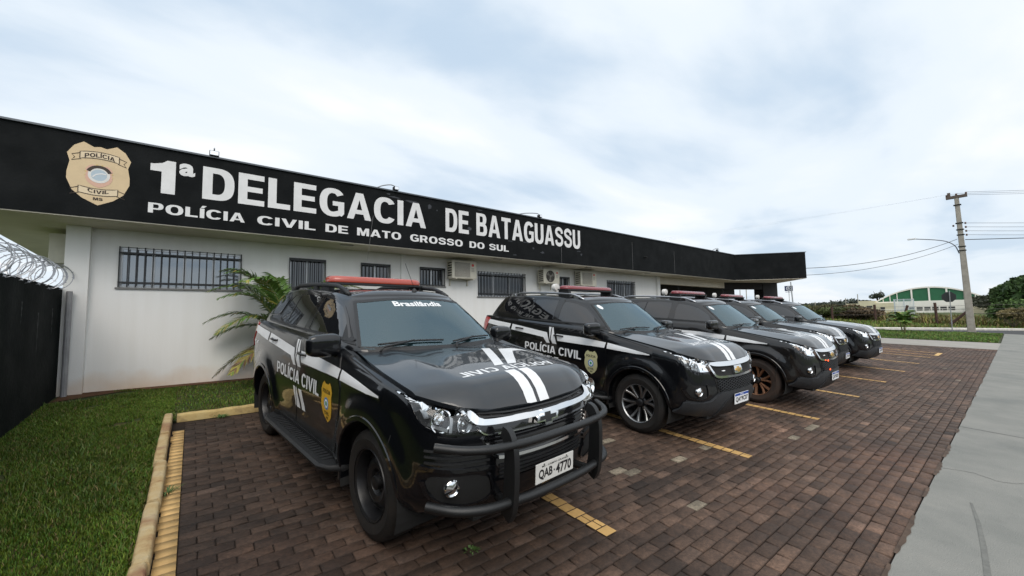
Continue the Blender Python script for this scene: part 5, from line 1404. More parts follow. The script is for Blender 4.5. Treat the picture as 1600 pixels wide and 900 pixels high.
def arc_band(zc, sag, hw, hh, tail):
    top = [(cxs+hw*t, zc+hh+sag*(1-t*t)) for t in np.linspace(-1, 1, 13)]; bot = [(cxs+hw*t, zc-hh+sag*(1-t*t)) for t in np.linspace(1, -1, 13)]
    ring = top+bot; onfascia('ribbon', ring, [tuple(range(len(ring)))], M_SHIELD2, sh, .005)
    onfascia('ribbon_outline', *stroke(ring, .010, True), M_INK, sh, .0065)
    for s_ in (-1, 1):
        t = [(cxs+s_*hw*.98, zc+hh*.6), (cxs+s_*(hw+tail), zc+hh*.25-.02), (cxs+s_*(hw+tail*.62), zc-hh*.5-.02), (cxs+s_*(hw+tail), zc-hh*1.5-.02), (cxs+s_*hw*.93, zc-hh*1.15)]
        onfascia('ribbon_outline', *stroke(t, .010), M_INK, sh, .0065)
arc_band(4.300, .030, .215, .052, .085); arc_band(3.780, -.028, .215, .050, .085)
def curved_text(s, zc, sag, hw, h):
    v, f = text_flat(s, 2*hw, h, .03); v = v.copy(); t = (v[:, 0]-hw)/hw; v[:, 1] += zc-h/2+sag*(1-t*t); v[:, 0] += cxs-hw; onfascia('lettering', v, f, M_INK, sh, .008)
curved_text('POLÍCIA', 4.300, .030, .165, .062); curved_text('CIVIL', 3.780, -.024, .115, .055); curved_text('MS', 3.648, 0, .052, .042)
def med(name, r0, r1, m, dy, sy=1): onfascia(name, *ring_flat(r0, r1, 36, cxs, 4.02, sy), m, sh, dy)
spk = [(cxs+(.165 if k % 2 else .128)*cos(2*pi*k/32)*(1), 4.03+(.165 if k % 2 else .128)*sin(2*pi*k/32)*1.0) for k in range(32)]
onfascia('sunburst', spk, [tuple(range(32))], mat('sunburst_gold', (.55, .40, .16), .7), sh, .0045)
ub = [(cxs+a*.30, 4.0+b*.34) for a, b in shield(1, 1)]
onfascia('inner_shield', ub, [tuple(range(len(ub)))], mat('inner_shield_pink', (.58, .36, .27), .7), sh, .0055)
med('emblem_ring', .088, .122, M_PLATEG, .0068); onfascia('emblem', *disc_flat(.088, 32, cxs, 4.02), mat('emblem_blue', (.38, .46, .52), .7), sh, .0064)
onfascia('emblem_ribbon', *stroke([(cxs+.125*cos(a), 4.025+.125*sin(a)) for a in np.linspace(radians(20), radians(160), 16)], .045), M_INK, sh, .0075)
onfascia('emblem_swoosh', *stroke([(cxs-.07, 3.985), (cxs-.03, 4.03), (cxs+.03, 4.05), (cxs+.075, 4.045)], .018), M_LETTER, sh, .0078)

# windows
def window(x0, x1, z0, z1, kind):
    y = 9.6
    bm = bmesh.new(); t = .035
    for a, b, c, d in ((x0, x1, z0, z0+t), (x0, x1, z1-t, z1), (x0, x0+t, z0+t, z1-t), (x1-t, x1, z0+t, z1-t)): box(bm, a, b, y+.055, y+.105, c, d)
    n = {'big': 4, 'm': 3}.get(kind, 2)
    for k in range(1, n): xx = x0+(x1-x0)*k/n; box(bm, xx-.022, xx+.022, y+.06, y+.10, z0+t, z1-t)
    fr_ = bm_obj('window', bm, M_ALU, bld)
    bm = bmesh.new(); box(bm, x0+t, x1-t, y+.078, y+.084, z0+t, z1-t); bm_obj('pane', bm, M_WGLASS if kind == 'big' else M_WDARK, fr_)
    bm = bmesh.new(); box(bm, x0-.04, x1+.04, y-.035, y+.06, z0-.03, z0-.002); bm_obj('sill', bm, M_SILL, fr_)
    bm = bmesh.new(); step = .112 if kind != 's' else .092; nb = max(3, round((x1-x0)/step)); yb = y-.030
    for k in range(nb+1): xx = x0+(x1-x0)*k/nb; box(bm, xx-.0085, xx+.0085, yb-.007, yb+.007, z0+.0, z1-.0)
    for zz_ in ((z0+.085, z1-.105) if kind != 's' else (z0+.02, z1-.035, z1-.006)): box(bm, x0-.01, x1+.01, yb-.0105, yb+.0105, zz_-.013, zz_+.013)
    bm_obj('security_bars', bm, M_BARS, fr_)
for w_ in WINS: window(*w_)
for xx in (2.57, 6.61, 10.4, 13.9):                    # recessed soffit fittings
    bm = bmesh.new(); box(bm, xx-.13, xx+.13, 8.88, 8.98, 3.325, 3.344, bevel=.006); bm_obj('soffit_light', bm, mat('soffit_fitting', (.30, .28, .25), .5), bld)
bm = bmesh.new(); tube(bm, [(-1.545, 9.42, .60), (-1.545, 9.42, 2.26)], .038, 10); bm_obj('downpipe', bm, mat('grey_pvc_pipe', (.30, .30, .31), .5, noise=.2, nscale=6), bld)
bm = bmesh.new()
for xx, z0 in ((13.9+.9, 3.05),): tube(bm, [(15.55, 9.53, 1.0), (15.55, 9.53, 3.34)], .03, 8)
bm_obj('downpipe', bm, M_WALL, bld)
for xx in (11.2, 16.2, 18.6): pass
# sensor and drip wires on the fascia
bm = bmesh.new(); tube(bm, [(13.35, 8.69, 3.90), (13.35, 8.60, 3.88), (13.35, 8.55, 3.86)], .03, 8); bm_obj('fascia_sensor', bm, M_DARK, bld)
for (x, za, zb, dx) in ((3.05, 4.0, 3.0, -.12), (8.9, 3.85, 3.37, 0), (12.6, 4.4, 3.36, 0), (15.5, 4.3, 3.36, 0)):
    bm = bmesh.new(); tube(bm, [(x, 8.685, za), (x+dx*.5, 8.684, (za+zb)/2), (x+dx, 8.686, zb)], .003, 5); tag(bm_obj('loose_wire', bm, mat('loose_wire_grey', (.18, .18, .18), .6), bld))

# ---------------------------------------------------------------- air conditioners on the wall
M_ACB = mat('aged_ac_casing', (.60, .57, .48), .55, noise=.12, nscale=5)
M_ACG = mat('ac_grille_grey', (.24, .225, .20), .7, noise=.2, nscale=30)
M_RLAB = mat('red_label', (.55, .05, .04), .5)
def ac_unit(loc, w, h, style, label, group, rz=0):
    """condenser: casing, fan with guard, side fins, label, brackets; front faces -y, hung by its top rear"""
    r = empty('air_conditioner', loc, label, 'air conditioner', group); r.rotation_euler.z = rz; D = .28
    bm = bmesh.new(); box(bm, 0, w, -D, 0, -h, 0, bevel=.012); bm_obj('casing', bm, M_ACB, r, angle=40)
    fx0, fx1 = .10*w, .72*w; cx, cz = (fx0+fx1)/2, -h*.5
    rad = min((fx1-fx0)/2, h*.42)
    if style == 'round':
        bm = bmesh.new(); v, f = ring_flat(0.0001, rad, 36, cx, cz); bm.free()
        g = mesh_obj('fan_guard', [(a, -D-.003, b) for a, b in disc_flat(rad, 36, cx, cz)[0]], [tuple(range(36))], M_DARK, r)
        bm = bmesh.new()
        for q in np.linspace(.25, 1, 5): tube(bm, [(cx+rad*q*cos(a), -D-.010, cz+rad*q*sin(a)) for a in np.linspace(0, 2*pi, 37)[:-1]], .0035, 5, closed=True)
        for k in range(12): a = 2*pi*k/12; tube(bm, [(cx+.2*rad*cos(a), -D-.010, cz+.2*rad*sin(a)), (cx+rad*cos(a), -D-.010, cz+rad*sin(a))], .003, 5)
        lathe(bm, [(.001, -D-.016), (.2*rad, -D-.012), (.2*rad, -D-.004)], 'y', (cx, 0, cz), 16)
        bmesh.ops.recalc_face_normals(bm, faces=bm.faces[:]); bm_obj('guard_wires', bm, M_ACG, g)
        bm = bmesh.new()
        for k in range(3):
            a = 2*pi*k/3; vs = [bm.verts.new((cx+rr_*cos(a+t), -D-.0045, cz+rr_*sin(a+t))) for rr_, t in ((.2*rad, 0), (.9*rad, .1), (.92*rad, .8), (.2*rad, .7))]; bm.faces.new(vs)
        bm_obj('fan_blades', bm, M_ACG, g)
    else:
        bm = bmesh.new(); box(bm, fx0, fx1, -D-.006, -D-.001, cz-h*.42, cz+h*.42, bevel=.002)
        g = bm_obj('fan_guard', bm, M_ACG, r)
        bm = bmesh.new()
        for k in range(15): zz_ = cz-h*.40+h*.80*k/14; box(bm, fx0+.01, fx1-.01, -D-.013, -D-.007, zz_-.004, zz_+.004)
        bm_obj('guard_wires', bm, M_ACB, g)
    bm = bmesh.new()
    for k in range(6): zz_ = -h*.12-h*.14*k; box(bm, -.004, 0, -D+.03, -.05, zz_-.012*1.6, zz_+.010); 
    bm_obj('side_fins', bm, M_DARK, r)
    bm = bmesh.new(); v, f = disc_flat(.040*h/.5, 16, .84*w, -h*.22); vs = [bm.verts.new((a, -D-.002, b)) for a, b in v]; bm.faces.new(vs)
    bm_obj('warning_label', bm, M_RLAB, r)
    bm = bmesh.new()
    for q in range(3): box(bm, .78*w, .90*w, -D-.0022, -D-.001, -h*(.40+.08*q)-.008, -h*(.40+.08*q)+.004)
    bm_obj('rating_label', bm, M_ACG, r)
    for xx in (.14*w, .86*w):
        bm = bmesh.new(); box(bm, xx-.015, xx+.015, -D-.03, .06, -h-.030, -h-.004); box(bm, xx-.015, xx+.015, .02, .058, -h-.18, -h-.03)
        bm_obj('bracket', bm, M_ACB, r)
    return r
ac_unit((5.36, 9.535, 3.262), .77, .475, 'grid', 'square-grilled condenser unit left of the five-bar-wide barred window, above the nearest car', 'air conditioners on the front wall')
ac_unit((8.62, 9.49, 3.215), .70, .44, 'round', 'condenser unit with a round fan guard above the second car', 'air conditioners on the front wall')
ac_unit((10.40, 9.535, 3.262), .82, .50, 'grid', 'condenser unit right of the round-fan one, high on the white wall', 'air conditioners on the front wall')
bpy.data.objects['air_conditioner']['label'] = 'square-grilled condenser unit on the white wall above the nearest car'
ac_unit((-1.62, 10.75, 3.26), .80, .50, 'grid', 'condenser unit on the side wall behind the razor wire', None, rz=radians(-90))
# floodlights reaching over the fascia top
M_LAMPM = mat('galvanised_arm', (.22, .23, .24), .45, metal=.7)
def flood(x, reach, label, flat=False):
    r = empty('floodlight', (x, 8.75, 4.655), label, 'floodlight', 'floodlights on top of the fascia')
    bm = bmesh.new()
    if flat: tube(bm, smooth_path([(0, .25, 0), (0, .12, .10), (0, -.05, .15), (0, -.12, .11)], 4), .011, 6)
    else: tube(bm, smooth_path([(-reach, .1, -.01), (-reach*.5, .05, .09), (0, -.02, .13), (.10, -.06, .10)], 5), .012, 6)
    bm_obj('arm', bm, M_LAMPM, r, smooth=True)
    bm = bmesh.new(); box(bm, -.07, .07, -.12, -.02, .0, .09, bevel=.01) if flat else box(bm, .05, .16, -.14, -.02, .0, .08, bevel=.01); bm_obj('lamp_head', bm, M_DARK, r)
    bm = bmesh.new(); box(bm, -.06, .06, -.126, -.121, .01, .08) if flat else box(bm, .06, .15, -.146, -.141, .01, .07); bm_obj('lamp_glass', bm, M_CHROME, r)
flood(.22, 0, 'small floodlight on the fascia top above the letter D of the long word', True)
flood(3.45, .35, 'low arched lamp arm on the fascia top above the middle letters')
flood(7.9, .75, 'long-armed floodlight on the fascia top above the right-hand word')
flood(19.4, .2, 'small floodlight on the fascia top near its far corner', True)
bpy.data.objects.remove(bpy.data.objects['floodlight.003'].children[0], do_unlink=True) if False else None

# ---------------------------------------------------------------- dark boundary wall with razor wire
M_DWALL = mat('dark_boundary_wall_paint', (.0035, .0055, .0055), .85, spec=.12, col2=(.006, .0085, .0085), nscale=1.6, bump=.5, bscale=18, rvar=.1)
wl = empty('boundary_wall', (-1.64, 5, 0), 'dark green-black boundary wall on the left meeting the white corner', 'wall')
bm = bmesh.new(); X0_, X1_ = -1.79, -1.64; ys = list(np.linspace(-3, 9.80, 12)); prev = None
for y in ys:
    x = 0
    q = [bm.verts.new((a+1.64, y-5, z)) for a, z in ((X0_, gz(0, y)-.1), (X0_, 2.31), (X1_, 2.31), (X1_, gz(0, y)-.1))]
    if prev:
        for i in range(3): bm.faces.new((prev[i], prev[i+1], q[i+1], q[i]))
    else: bm.faces.new(q)
    prev = q
bm.faces.new(prev[::-1]); bmesh.ops.recalc_face_normals(bm, faces=bm.faces[:]); bm_obj('wall_panel', bm, M_DWALL, wl)
for yy, hh in ((6.2, .9), (7.6, .5), (8.3, 1.0), (9.0, .7), (5.2, .6)):   # pale drip stains below the top
    n = 12; w_ = .035; pts = []
    for k in range(n): t = k/(n-1); pts.append((w_*(1-t)**.7*(.6+.4*sin(k*2.1+yy)), -hh*.6*t))
    ring = [(a, b) for a, b in pts]+[(-a*.8, b) for a, b in pts[::-1]]
    mesh_obj('drip_stain', [(.0022, yy-5+a, 2.15-.25*hh+b) for a, b in ring], [tuple(range(len(ring)))], mat('drip_stain_grey', (.03, .036, .038), .8, noise=.6, nscale=25), wl)
M_WIRE = mat('galvanised_razor_wire', (.30, .31, .33), .35, metal=.85)
bm = bmesh.new(); pts = []; turns = 40; r0 = .19; rw = np.random.default_rng(8)
for k in range(turns*22):
    t = k/22; a = 2*pi*t; y = 9.42-t*.150+.04*sin(t*2.3); rad = r0*(1+.10*sin(t*1.7)+.05*sin(t*5.1))
    pts.append(Vector((-1.70+rad*cos(a), y+.05*sin(a+.6), 2.46+.02*sin(t)+rad*sin(a)*1.0)))
tube(bm, pts, .0055, 5)
for k in range(0, len(pts)-2, 2):
    p = pts[k]; d = (pts[k+1]-p).normalized(); s_ = d.cross(Vector((0, 1, 0))).normalized() if k % 4 else Vector((0, 1, 0))
    a, b = p+s_*.020, p-s_*.020; w_ = d*.011
    vs = [bm.verts.new(a), bm.verts.new(p+w_), bm.verts.new(b), bm.verts.new(p-w_)]; bm.faces.new(vs)
tag(bm_obj('razor_wire', bm, M_WIRE), 'coiled galvanised razor wire along the top of the dark wall', 'razor wire')

# ---------------------------------------------------------------- palm behind the first car
M_LEAF = attr_mat('palm_leaf', .5, 0, 1, .45, .15, 6)
def frond_geo(base, az, length, rise, droop, seed, V, F, T, npair=46, wid=.013, leaf=.30, yellow=0.0, stems=None):
    r = np.random.default_rng(seed); d = Vector((cos(az), sin(az), 0)); pts = []
    for k in range(15):
        t = k/14; pts.append(Vector(base)+d*length*(t*.55+.45*t*t*(1-.25*droop))*.92+Vector((0, 0, rise*(1-(1-t)**2)*1.0-droop*length*.55*t**2.6)))
    P = smooth_path(pts, 4); n = len(P)
    if stems is not None: tube(stems, P, [.011*(1-.8*i/(n-1))+.0015 for i in range(n)], 5)
    for i in range(npair):
        t = .14+.86*i/(npair-1); q = t*(n-1); a = int(min(q, n-2)); p = P[a].lerp(P[a+1], q-a); tg = (P[a+1]-P[a]).normalized()
        sd_ = tg.cross(Vector((0, 0, 1))).normalized(); up = sd_.cross(tg)
        L_ = leaf*(sin(pi*min(1, .12+t*.86))**.6)*r.uniform(.85, 1.1)
        for sg in (-1, 1):
            dirv = (sd_*sg*r.uniform(.75, 1)+tg*(.55+.6*t)+up*r.uniform(.10, .42)).normalized(); sag = Vector((0, 0, -1))
            m1 = p+dirv*L_*.5+sag*L_*.06; m2 = p+dirv*L_*.95+sag*L_*(.22+.2*r.random()); wv = (dirv.cross(up)).normalized()*wid
            i0 = len(V); V += [tuple(p-wv*.4), tuple(p+wv*.4), tuple(m1-wv), tuple(m1+wv), tuple(m2)]
            y_ = r.random() < yellow; tone = math.exp(r.normal(0, .22))
            c = (np.array([.30, .26, .06]) if y_ else np.array([.085, .165, .03]))*tone
            if yellow > .6 and r.random() < .4: c = np.array([.16, .09, .045])*tone
            F.append((i0, i0+1, i0+3)); F.append((i0, i0+3, i0+2)); F.append((i0+2, i0+3, i0+4)); T += [c, c, c]
def palm(name, loc, fronds, label, leafw=.011, stems_n=6, sc=1.0, seed=1):
    r = empty(name, loc, label, 'palm'); rg = np.random.default_rng(seed)
    bm = bmesh.new()
    for k in range(stems_n):
        a = 2*pi*k/stems_n; b = Vector((.06*cos(a), .06*sin(a), -.03))*sc; tp = b+Vector((.10*cos(a), .10*sin(a), rg.uniform(.45, .8)))*sc
        tube(bm, smooth_path([b, b.lerp(tp, .5)+Vector((.01, 0, 0)), tp], 4), [.022*sc*(1-.05*i) for i in range(9)], 7)
    bm_obj('trunk', bm, mat('palm_stem', (.16, .15, .05), .6, noise=.4, nscale=12), r, smooth=True)
    for i, (az, ln, rise, droop, yel) in enumerate(fronds):
        V, F, T = [], [], []; st = bmesh.new(); b = (.10*sc*cos(radians(az)), .10*sc*sin(radians(az)), rg.uniform(.40, .75)*sc)
        frond_geo(b, radians(az), ln*sc, rise*sc, droop, seed*50+i, V, F, T, wid=leafw*sc, leaf=.34*sc, yellow=yel, stems=st)
        fr_ = np_mesh('frond', np.array(V), np.array(F), np.array(T), M_LEAF, r)
        bm_obj('leaf_rib', st, mat('palm_rib', (.20, .20, .06), .5), fr_, smooth=True)
    return r
palm('palm', (1.55, 9.0, gz(1.5, 9.0)), [(185, 1.15, 1.15, .45, .05), (172, 1.20, .85, .50, .05), (200, 1.15, .60, .70, .3), (212, 1.05, .30, .85, .8), (178, .95, 1.35, .25, .03), (195, 1.05, .98, .42, .05), (165, 1.15, .55, .6, .05), (140, 1.1, 1.15, .35, .1), (230, 1.2, 1.1, .35, .15), (110, 1.0, 1.25, .3, .1),
     (60, 1.1, 1.2, .35, .15), (20, 1.15, 1.25, .35, .25), (-20, 1.2, 1.1, .4, .3), (-60, 1.1, 1.2, .4, .1), (-100, 1.1, 1.0, .5, .1), (265, 1.15, .65, .6, .1), (160, 1.15, .2, .9, .5), (190, .9, 1.3, .2, .05), (240, 1.0, .3, .8, .3), (30, 1.0, .6, .6, .2), (-30, 1.1, .5, .7, .2)],
     'areca palm with arching green and yellowing fronds behind the nearest car', seed=3, sc=1.2, leafw=.016)
palm('cycad_palm', (37.7, 4.9, gz(37.7, 4.9)), [(a, .75, .45, .5, .15) for a in range(0, 360, 30)]+[(a+15, .6, .65, .3, .05) for a in range(0, 360, 60)], 'young low palm on the bright verge beside the far car', leafw=.028, stems_n=5, sc=1.1, seed=9)
# ================================================================ far side: pole, signs, field, hall, trees
M_POLEC = mat('concrete_pole', (.36, .33, .28), .85, noise=.3, nscale=2.5, bump=.3, bscale=20)
M_CABLE = mat('black_cable', (.02, .02, .022), .6)
M_PORC = mat('insulator', (.10, .05, .035), .3)
pz0 = gz(45.5, 2.2)
pole = empty('utility_pole', (45.45, 2.25, pz0), 'tall leaning concrete utility pole carrying wires and a lamp arm', 'utility pole')
bm = bmesh.new(); H = 10.2; q = []
for z, a, b in ((-.3, .42, .36), (H*.5, .33, .26), (H, .24, .19)):
    q.append([bm.verts.new((sx_*b*.5, sy_*a*.5, z)) for sx_, sy_ in ((-1, -1), (1, -1), (1, 1), (-1, 1))])
for i in range(2):
    for k in range(4): bm.faces.new((q[i][k], q[i][(k+1) % 4], q[i+1][(k+1) % 4], q[i+1][k]))
bm.faces.new(q[0][::-1]); bm.faces.new(q[-1])
bmesh.ops.bevel(bm, geom=[e for e in bm.edges], offset=.03, segments=2, affect='EDGES')
bm_obj('pole_shaft', bm, M_POLEC, pole, angle=50)
for z in (6.1, 6.4, 7.3, 7.7, 8.2, 9.6):
    bm = bmesh.new(); box(bm, -.17, .17, -.20, .20, z-.03, z+.03); bm_obj('pole_band', bm, M_DARK, pole)
bm = bmesh.new(); box(bm, -.12, .12, -.55, .55, H-.06, H+.14); box(bm, -.1, .1, .30, .46, H+.1, H+.42); bm_obj('crossarm', bm, mat('dark_crossarm', (.10, .075, .06), .8), pole)
for y_ in (-.5, 0, .5):
    bm = bmesh.new(); lathe(bm, [(.03, 0), (.07, .03), (.045, .07), (.07, .10), (.03, .16), (.001, .17)], 'z', (0, y_, H+.14), 12); bm_obj('insulator', bm, M_PORC, pole, smooth=True)
for z in (7.25, 7.55, 7.85, 8.15):
    bm = bmesh.new(); lathe(bm, [(.001, -.08), (.055, -.06), (.055, .06), (.001, .08)], 'z', (0, -.30, z), 10); bm_obj('insulator', bm, M_PORC, pole, smooth=True)
bm = bmesh.new(); lathe(bm, [(.001, -.08), (.055, -.06), (.055, .06), (.001, .08)], 'z', (0, .32, 8.05), 10); bm_obj('insulator', bm, M_PORC, pole, smooth=True)
bm = bmesh.new(); tube(bm, smooth_path([(0, .18, 5.9), (0, .35, 6.5), (0, .75, 6.9), (0, 1.4, 7.15), (0, 2.45, 7.4)], 5), .032, 8); arm = bm_obj('lamp_arm', bm, mat('grey_steel_arm', (.14, .15, .17), .5), pole, smooth=True)
bm = bmesh.new(); box(bm, -.10, .10, 2.40, 2.9, 7.37, 7.49, bevel=.03); bm_obj('lamp_head', bm, mat('lamp_head_white', (.75, .75, .75), .4), arm)
pole.rotation_euler = (radians(-.7), 0, 0)
def cable(a, b, sag, r=.02, label=''):
    a, b = Vector(a), Vector(b); bm = bmesh.new()
    tube(bm, [a.lerp(b, t)-Vector((0, 0, sag*4*t*(1-t))) for t in np.linspace(0, 1, 25)], r, 5)
    return tag(bm_obj('power_cable', bm, M_CABLE), label, 'power cable', 'power cables')
tp = lambda y, z: Vector((45.45, 2.25+y+z*.012, pz0+z))
for i, y_ in enumerate((-.5, 0, .5)):
    w3 = ('nearest', 'middle', 'farthest')[i]
    cable(tp(y_, H+.3), (75+i*2, -38, 10.5), .8, .010, '%s of the three thin cables leaving the pole top to the right' % w3)
    cable(tp(y_, H+.3), (28+2*i, 62, 10.5),   .8, .0015, '%s of the three thin cables leaving the pole top to the left' % w3)
for i, z in enumerate((7.25, 7.55, 7.85, 8.15)):
    cable(tp(-.33, z), (78, -34, 7.3+.3*i), .7, .012, '%s of four close cables running right from the pole' % ('lowest', 'second lowest', 'third lowest', 'highest')[i])
cable(tp(-.2, 6.9), (68, -30, 7.2), .45, .028, 'thick dark cable running right below the four thin ones')
cable(tp(.2, 7.0), (25.5, 9.6, 4.35), .75, .018, 'upper cable drooping from the pole to the black canopy'); cable(tp(.2, 6.6), (26, 9.8, 3.95), .75, .014, 'lower cable drooping from the pole to the black canopy')

# octagonal stop sign seen from behind
r = empty('road_sign', (42.25, 3.0, gz(42.2, 3)), 'dark back of a road sign on a thin post by the pole', 'road sign')
bm = bmesh.new(); tube(bm, [(0, 0, -.1), (.0, -.03, 2.95)], .028, 8); bm_obj('post', bm, mat('sign_post', (.30, .32, .32), .5, noise=.5, nscale=3), r)
bm = bmesh.new(); lathe(bm, [(.001, .04), (.385, .04), (.385, .055), (.001, .055)], 'x', (0, .02, 2.50), 8)
for v in bm.verts: pass
bmesh.ops.rotate(bm, verts=bm.verts[:], cent=(0, .02, 2.5), matrix=Matrix.Rotation(radians(22.5), 3, 'X')); bmesh.ops.recalc_face_normals(bm, faces=bm.faces[:]); bm_obj('sign_plate', bm, mat('sign_back', (.018, .022, .022), .6), r)
# brand board on a mast beyond the canopy
r = empty('shop_sign', (57.4, 17.4, .8), 'square dark blue sign with a ringed emblem beside a thin mast', 'sign'); 
M_SBLUE = mat('sign_blue', (.02, .03, .09), .5)
rot = Matrix.Rotation(atan2(17.4, 57.4), 4, 'Z')
r.rotation_euler.z = atan2(17.4, 57.4)
bm = bmesh.new(); box(bm, .02, .10, -.42, .42, 3.48, 4.12); bm_obj('sign_box', bm, M_SBLUE, r)
v, f = ring_flat(.20, .26, 28); mesh_obj('ring', [(.015, a, 3.80+b) for a, b in v], f, M_WHITE, r)
v, f = text_flat('W', .28, .15, .02); mesh_obj('monogram', [(.014, .14-a, 3.68+b) for a, b in v], f, M_WHITE, r)
v, f = text_flat('V', .16, .12, .02); mesh_obj('monogram', [(.014, .08-a, 3.84+b) for a, b in v], f, M_WHITE, r)
bm = bmesh.new(); box(bm, .03, .06, -.36, .36, 3.33, 3.38); bm_obj('name_strip', bm, M_SBLUE, r)
bm = bmesh.new(); tube(bm, [(0.1, 0, -1), (.1, 0, 3.5)], .04, 8); bm_obj('post', bm, mat('sign_mast_white', (.55, .56, .57), .5), r)
bm = bmesh.new(); tube(bm, [(57.6, 17.0, -.5), (57.4, 17.15, 5.4)], [.10, .06], 8); tag(bm_obj('mast', bm, mat('mast_grey', (.30, .31, .32), .5)), 'thin grey mast right of the small blue sign', 'mast')
for i, (u, v_, t_) in enumerate(((1160, 456, 7.0), (1171, 458, 6.5))):
    d = atan2(9.5+.1*i, 24.5-1.0*i); R_ = 60
    bm = bmesh.new(); tube(bm, [(R_*cos(d)+i, R_*sin(d), 0), (R_*cos(d)+i, R_*sin(d), 5.0-.3*i)], .05, 6); tag(bm_obj('mast', bm, M_POLEC), ('left' if i == 0 else 'right')+' of two thin posts seen under the canopy', 'mast')

# field: tall grass, fence posts
def far_pt(u, dist, z=None):
    """plan position at a distance, along the viewing direction of picture column u (used for laying out far things only)"""
    d = _F+_R*((u-800)/CF); a = atan2(d.y, d.x); return Vector((dist*cos(a), dist*sin(a), gz(dist*cos(a), dist*sin(a)) if z is None else z))
def tallgrass(name, n, seed, inside, reg, h0, h1, base, label, width=.03, dry=.25):
    g = blades(name, n, reg, h0, h1, seed, base=base, dry=dry, width=width, inside=inside, lean=.5); return tag(g, label, 'grass', kind='stuff')
def field_in(x, y):   # beyond the far kerb
    return (x > np.interp(y, [-14, 0, 3.9, 6.3, 19.5], [57.2, 54.2, 46.6, 41.2, 23]))
tallgrass('tall_grass', 60000, 21, field_in, (38, 64, -14, 22), .15, .40, (.09, .145, .02), 'rough green grass on the bank beyond the road')
tallgrass('tall_grass', 60000, 22, lambda x, y: (x > 56) & field_in(x, y), (56, 80, -20, 30), .5, 1.1, (.11, .14, .03), 'tall yellowish field grass behind the fence posts', .045, .4)
M_POSTW = mat('weathered_fence_post', (.07, .035, .025), .9, noise=.4, nscale=4)
M_FWIRE = mat('fence_wire', (.10, .09, .08), .7)
fence = empty('field_fence', (54.5, 4, 0), 'wire fence on dark wooden posts along the field', 'fence')
for (x, y, zt, xb, yb) in ((54.25, 9.05, 2.32, 54.25, 9.05), (54.6, 6.68, 2.18, 54.5, 7.2), (54.8, 4.85, 2.37, 54.8, 4.8), (54.95, 2.65, 1.75, 54.85, 4.1), (55.6, -2.0, 2.2, 55.6, -2.0), (56.2, -4.6, 2.2, 56.2, -4.6), (53.6, 12.4, 2.2, 53.6, 12.4)):
    bm = bmesh.new(); tube(bm, [(xb-54.5, yb-4, .2), (x-54.5, y-4, zt)], .11, 6); bm_obj('post', bm, M_POSTW, fence)
for z in (1.3, 1.7, 2.05):
    bm = bmesh.new(); tube(bm, [(-.9, 8.4, z), (-.25, 5.05, z), (.3, .8, z), (1.1, -6, z), (1.7, -8.6, z)], .012, 4); bm_obj('wire', bm, M_FWIRE, fence)

# ---- trees and bushes: crowns of many small leaf faces over a branching trunk
M_FOL = attr_mat('foliage', .7, 0, 1, .3, .2, 2)
def crown(center, rad, n, seed, base, size, holes=.35, lumps=9):
    r = np.random.default_rng(seed); C = np.array(center); R3 = np.array(rad)
    lc = r.normal(0, 1, (lumps, 3)); lc /= np.linalg.norm(lc, axis=1)[:, None]; lc[:, 2] = np.abs(lc[:, 2])*.9-.15; lc = lc*r.uniform(.35, .75, (lumps, 1)); lr = r.uniform(.28, .5, lumps); lt = np.exp(r.normal(0, .25, lumps))
    k = r.integers(0, lumps, n); d = r.normal(0, 1, (n, 3)); d /= np.linalg.norm(d, axis=1)[:, None]
    p = lc[k]+d*(lr[k]*r.uniform(.55, 1.08, n)**.6)[:, None]
    P = C+p*R3
    a = r.normal(0, 1, (n, 3)); a /= np.linalg.norm(a, axis=1)[:, None]; b = np.cross(a, r.normal(0, 1, (n, 3))); b /= np.linalg.norm(b, axis=1)[:, None]
    s = size*r.uniform(.6, 1.4, (n, 1))
    V = np.stack([P-a*s, P+b*s*.55, P+a*s, P-b*s*.55], 1).reshape(-1, 3); F = np.arange(4*n).reshape(-1, 4)
    T = np.array(base)[None]*(np.exp(r.normal(0, .25, n))*lt[k])[:, None]
    return V, F, T
def tree(name, loc, h, rad, seed, base, label, n=2500, size=.16, trunk=.35, cat='tree', group=None, low=.25, lumps=10):
    r = empty(name, loc, label, cat, group); rg = np.random.default_rng(seed)
    bm = bmesh.new(); tr = h*low
    tube(bm, smooth_path([(0, 0, -.3), (rg.normal(0, .1), rg.normal(0, .1), tr*.6), (rg.normal(0, .2), rg.normal(0, .2), tr+h*.2)], 4), [trunk*.5*(1-.06*i) for i in range(9)], 8)
    for k in range(6):
        a = 2*pi*k/6+rg.uniform(0, .8); e_ = Vector((rad*.6*cos(a), rad*.6*sin(a), tr+h*rg.uniform(.25, .55))); tube(bm, smooth_path([(0, 0, tr*.8), e_*.5+Vector((0, 0, tr*.3)), e_], 3), [trunk*.25*(1-.1*i) for i in range(7)], 6)
    bm_obj('trunk', bm, mat('bark', (.09, .07, .05), .9, noise=.4, nscale=6), r)
    hh = (h-tr)/2; V, F, T = crown((0, 0, tr+hh), (rad*1.15, rad*1.15, hh*1.2), n, seed, base, size, lumps=lumps)
    np_mesh('crown', V, F, T, M_FOL, r); return r
GREEN = (.035, .065, .018)
p = far_pt(1603, 66); tree('tree', p, 4.9, 2.6, 31, (.06, .105, .028), 'dense dark green tree at the right edge beyond the road', 9000, .17, .4, low=.12)
p = far_pt(1574, 60); tree('bush', p, 2.7, 1.7, 32, (.065, .11, .03), 'rounded bush left of the dark tree at the right edge', 5000, .13, .2, 'bush', low=.08)
p = far_pt(1578, 56); tree('bush', p, 2.0, 1.1, 33, (.16, .13, .06), 'dry brownish bush in front of the right-edge trees', 2500, .07, .1, 'bush', low=.1)
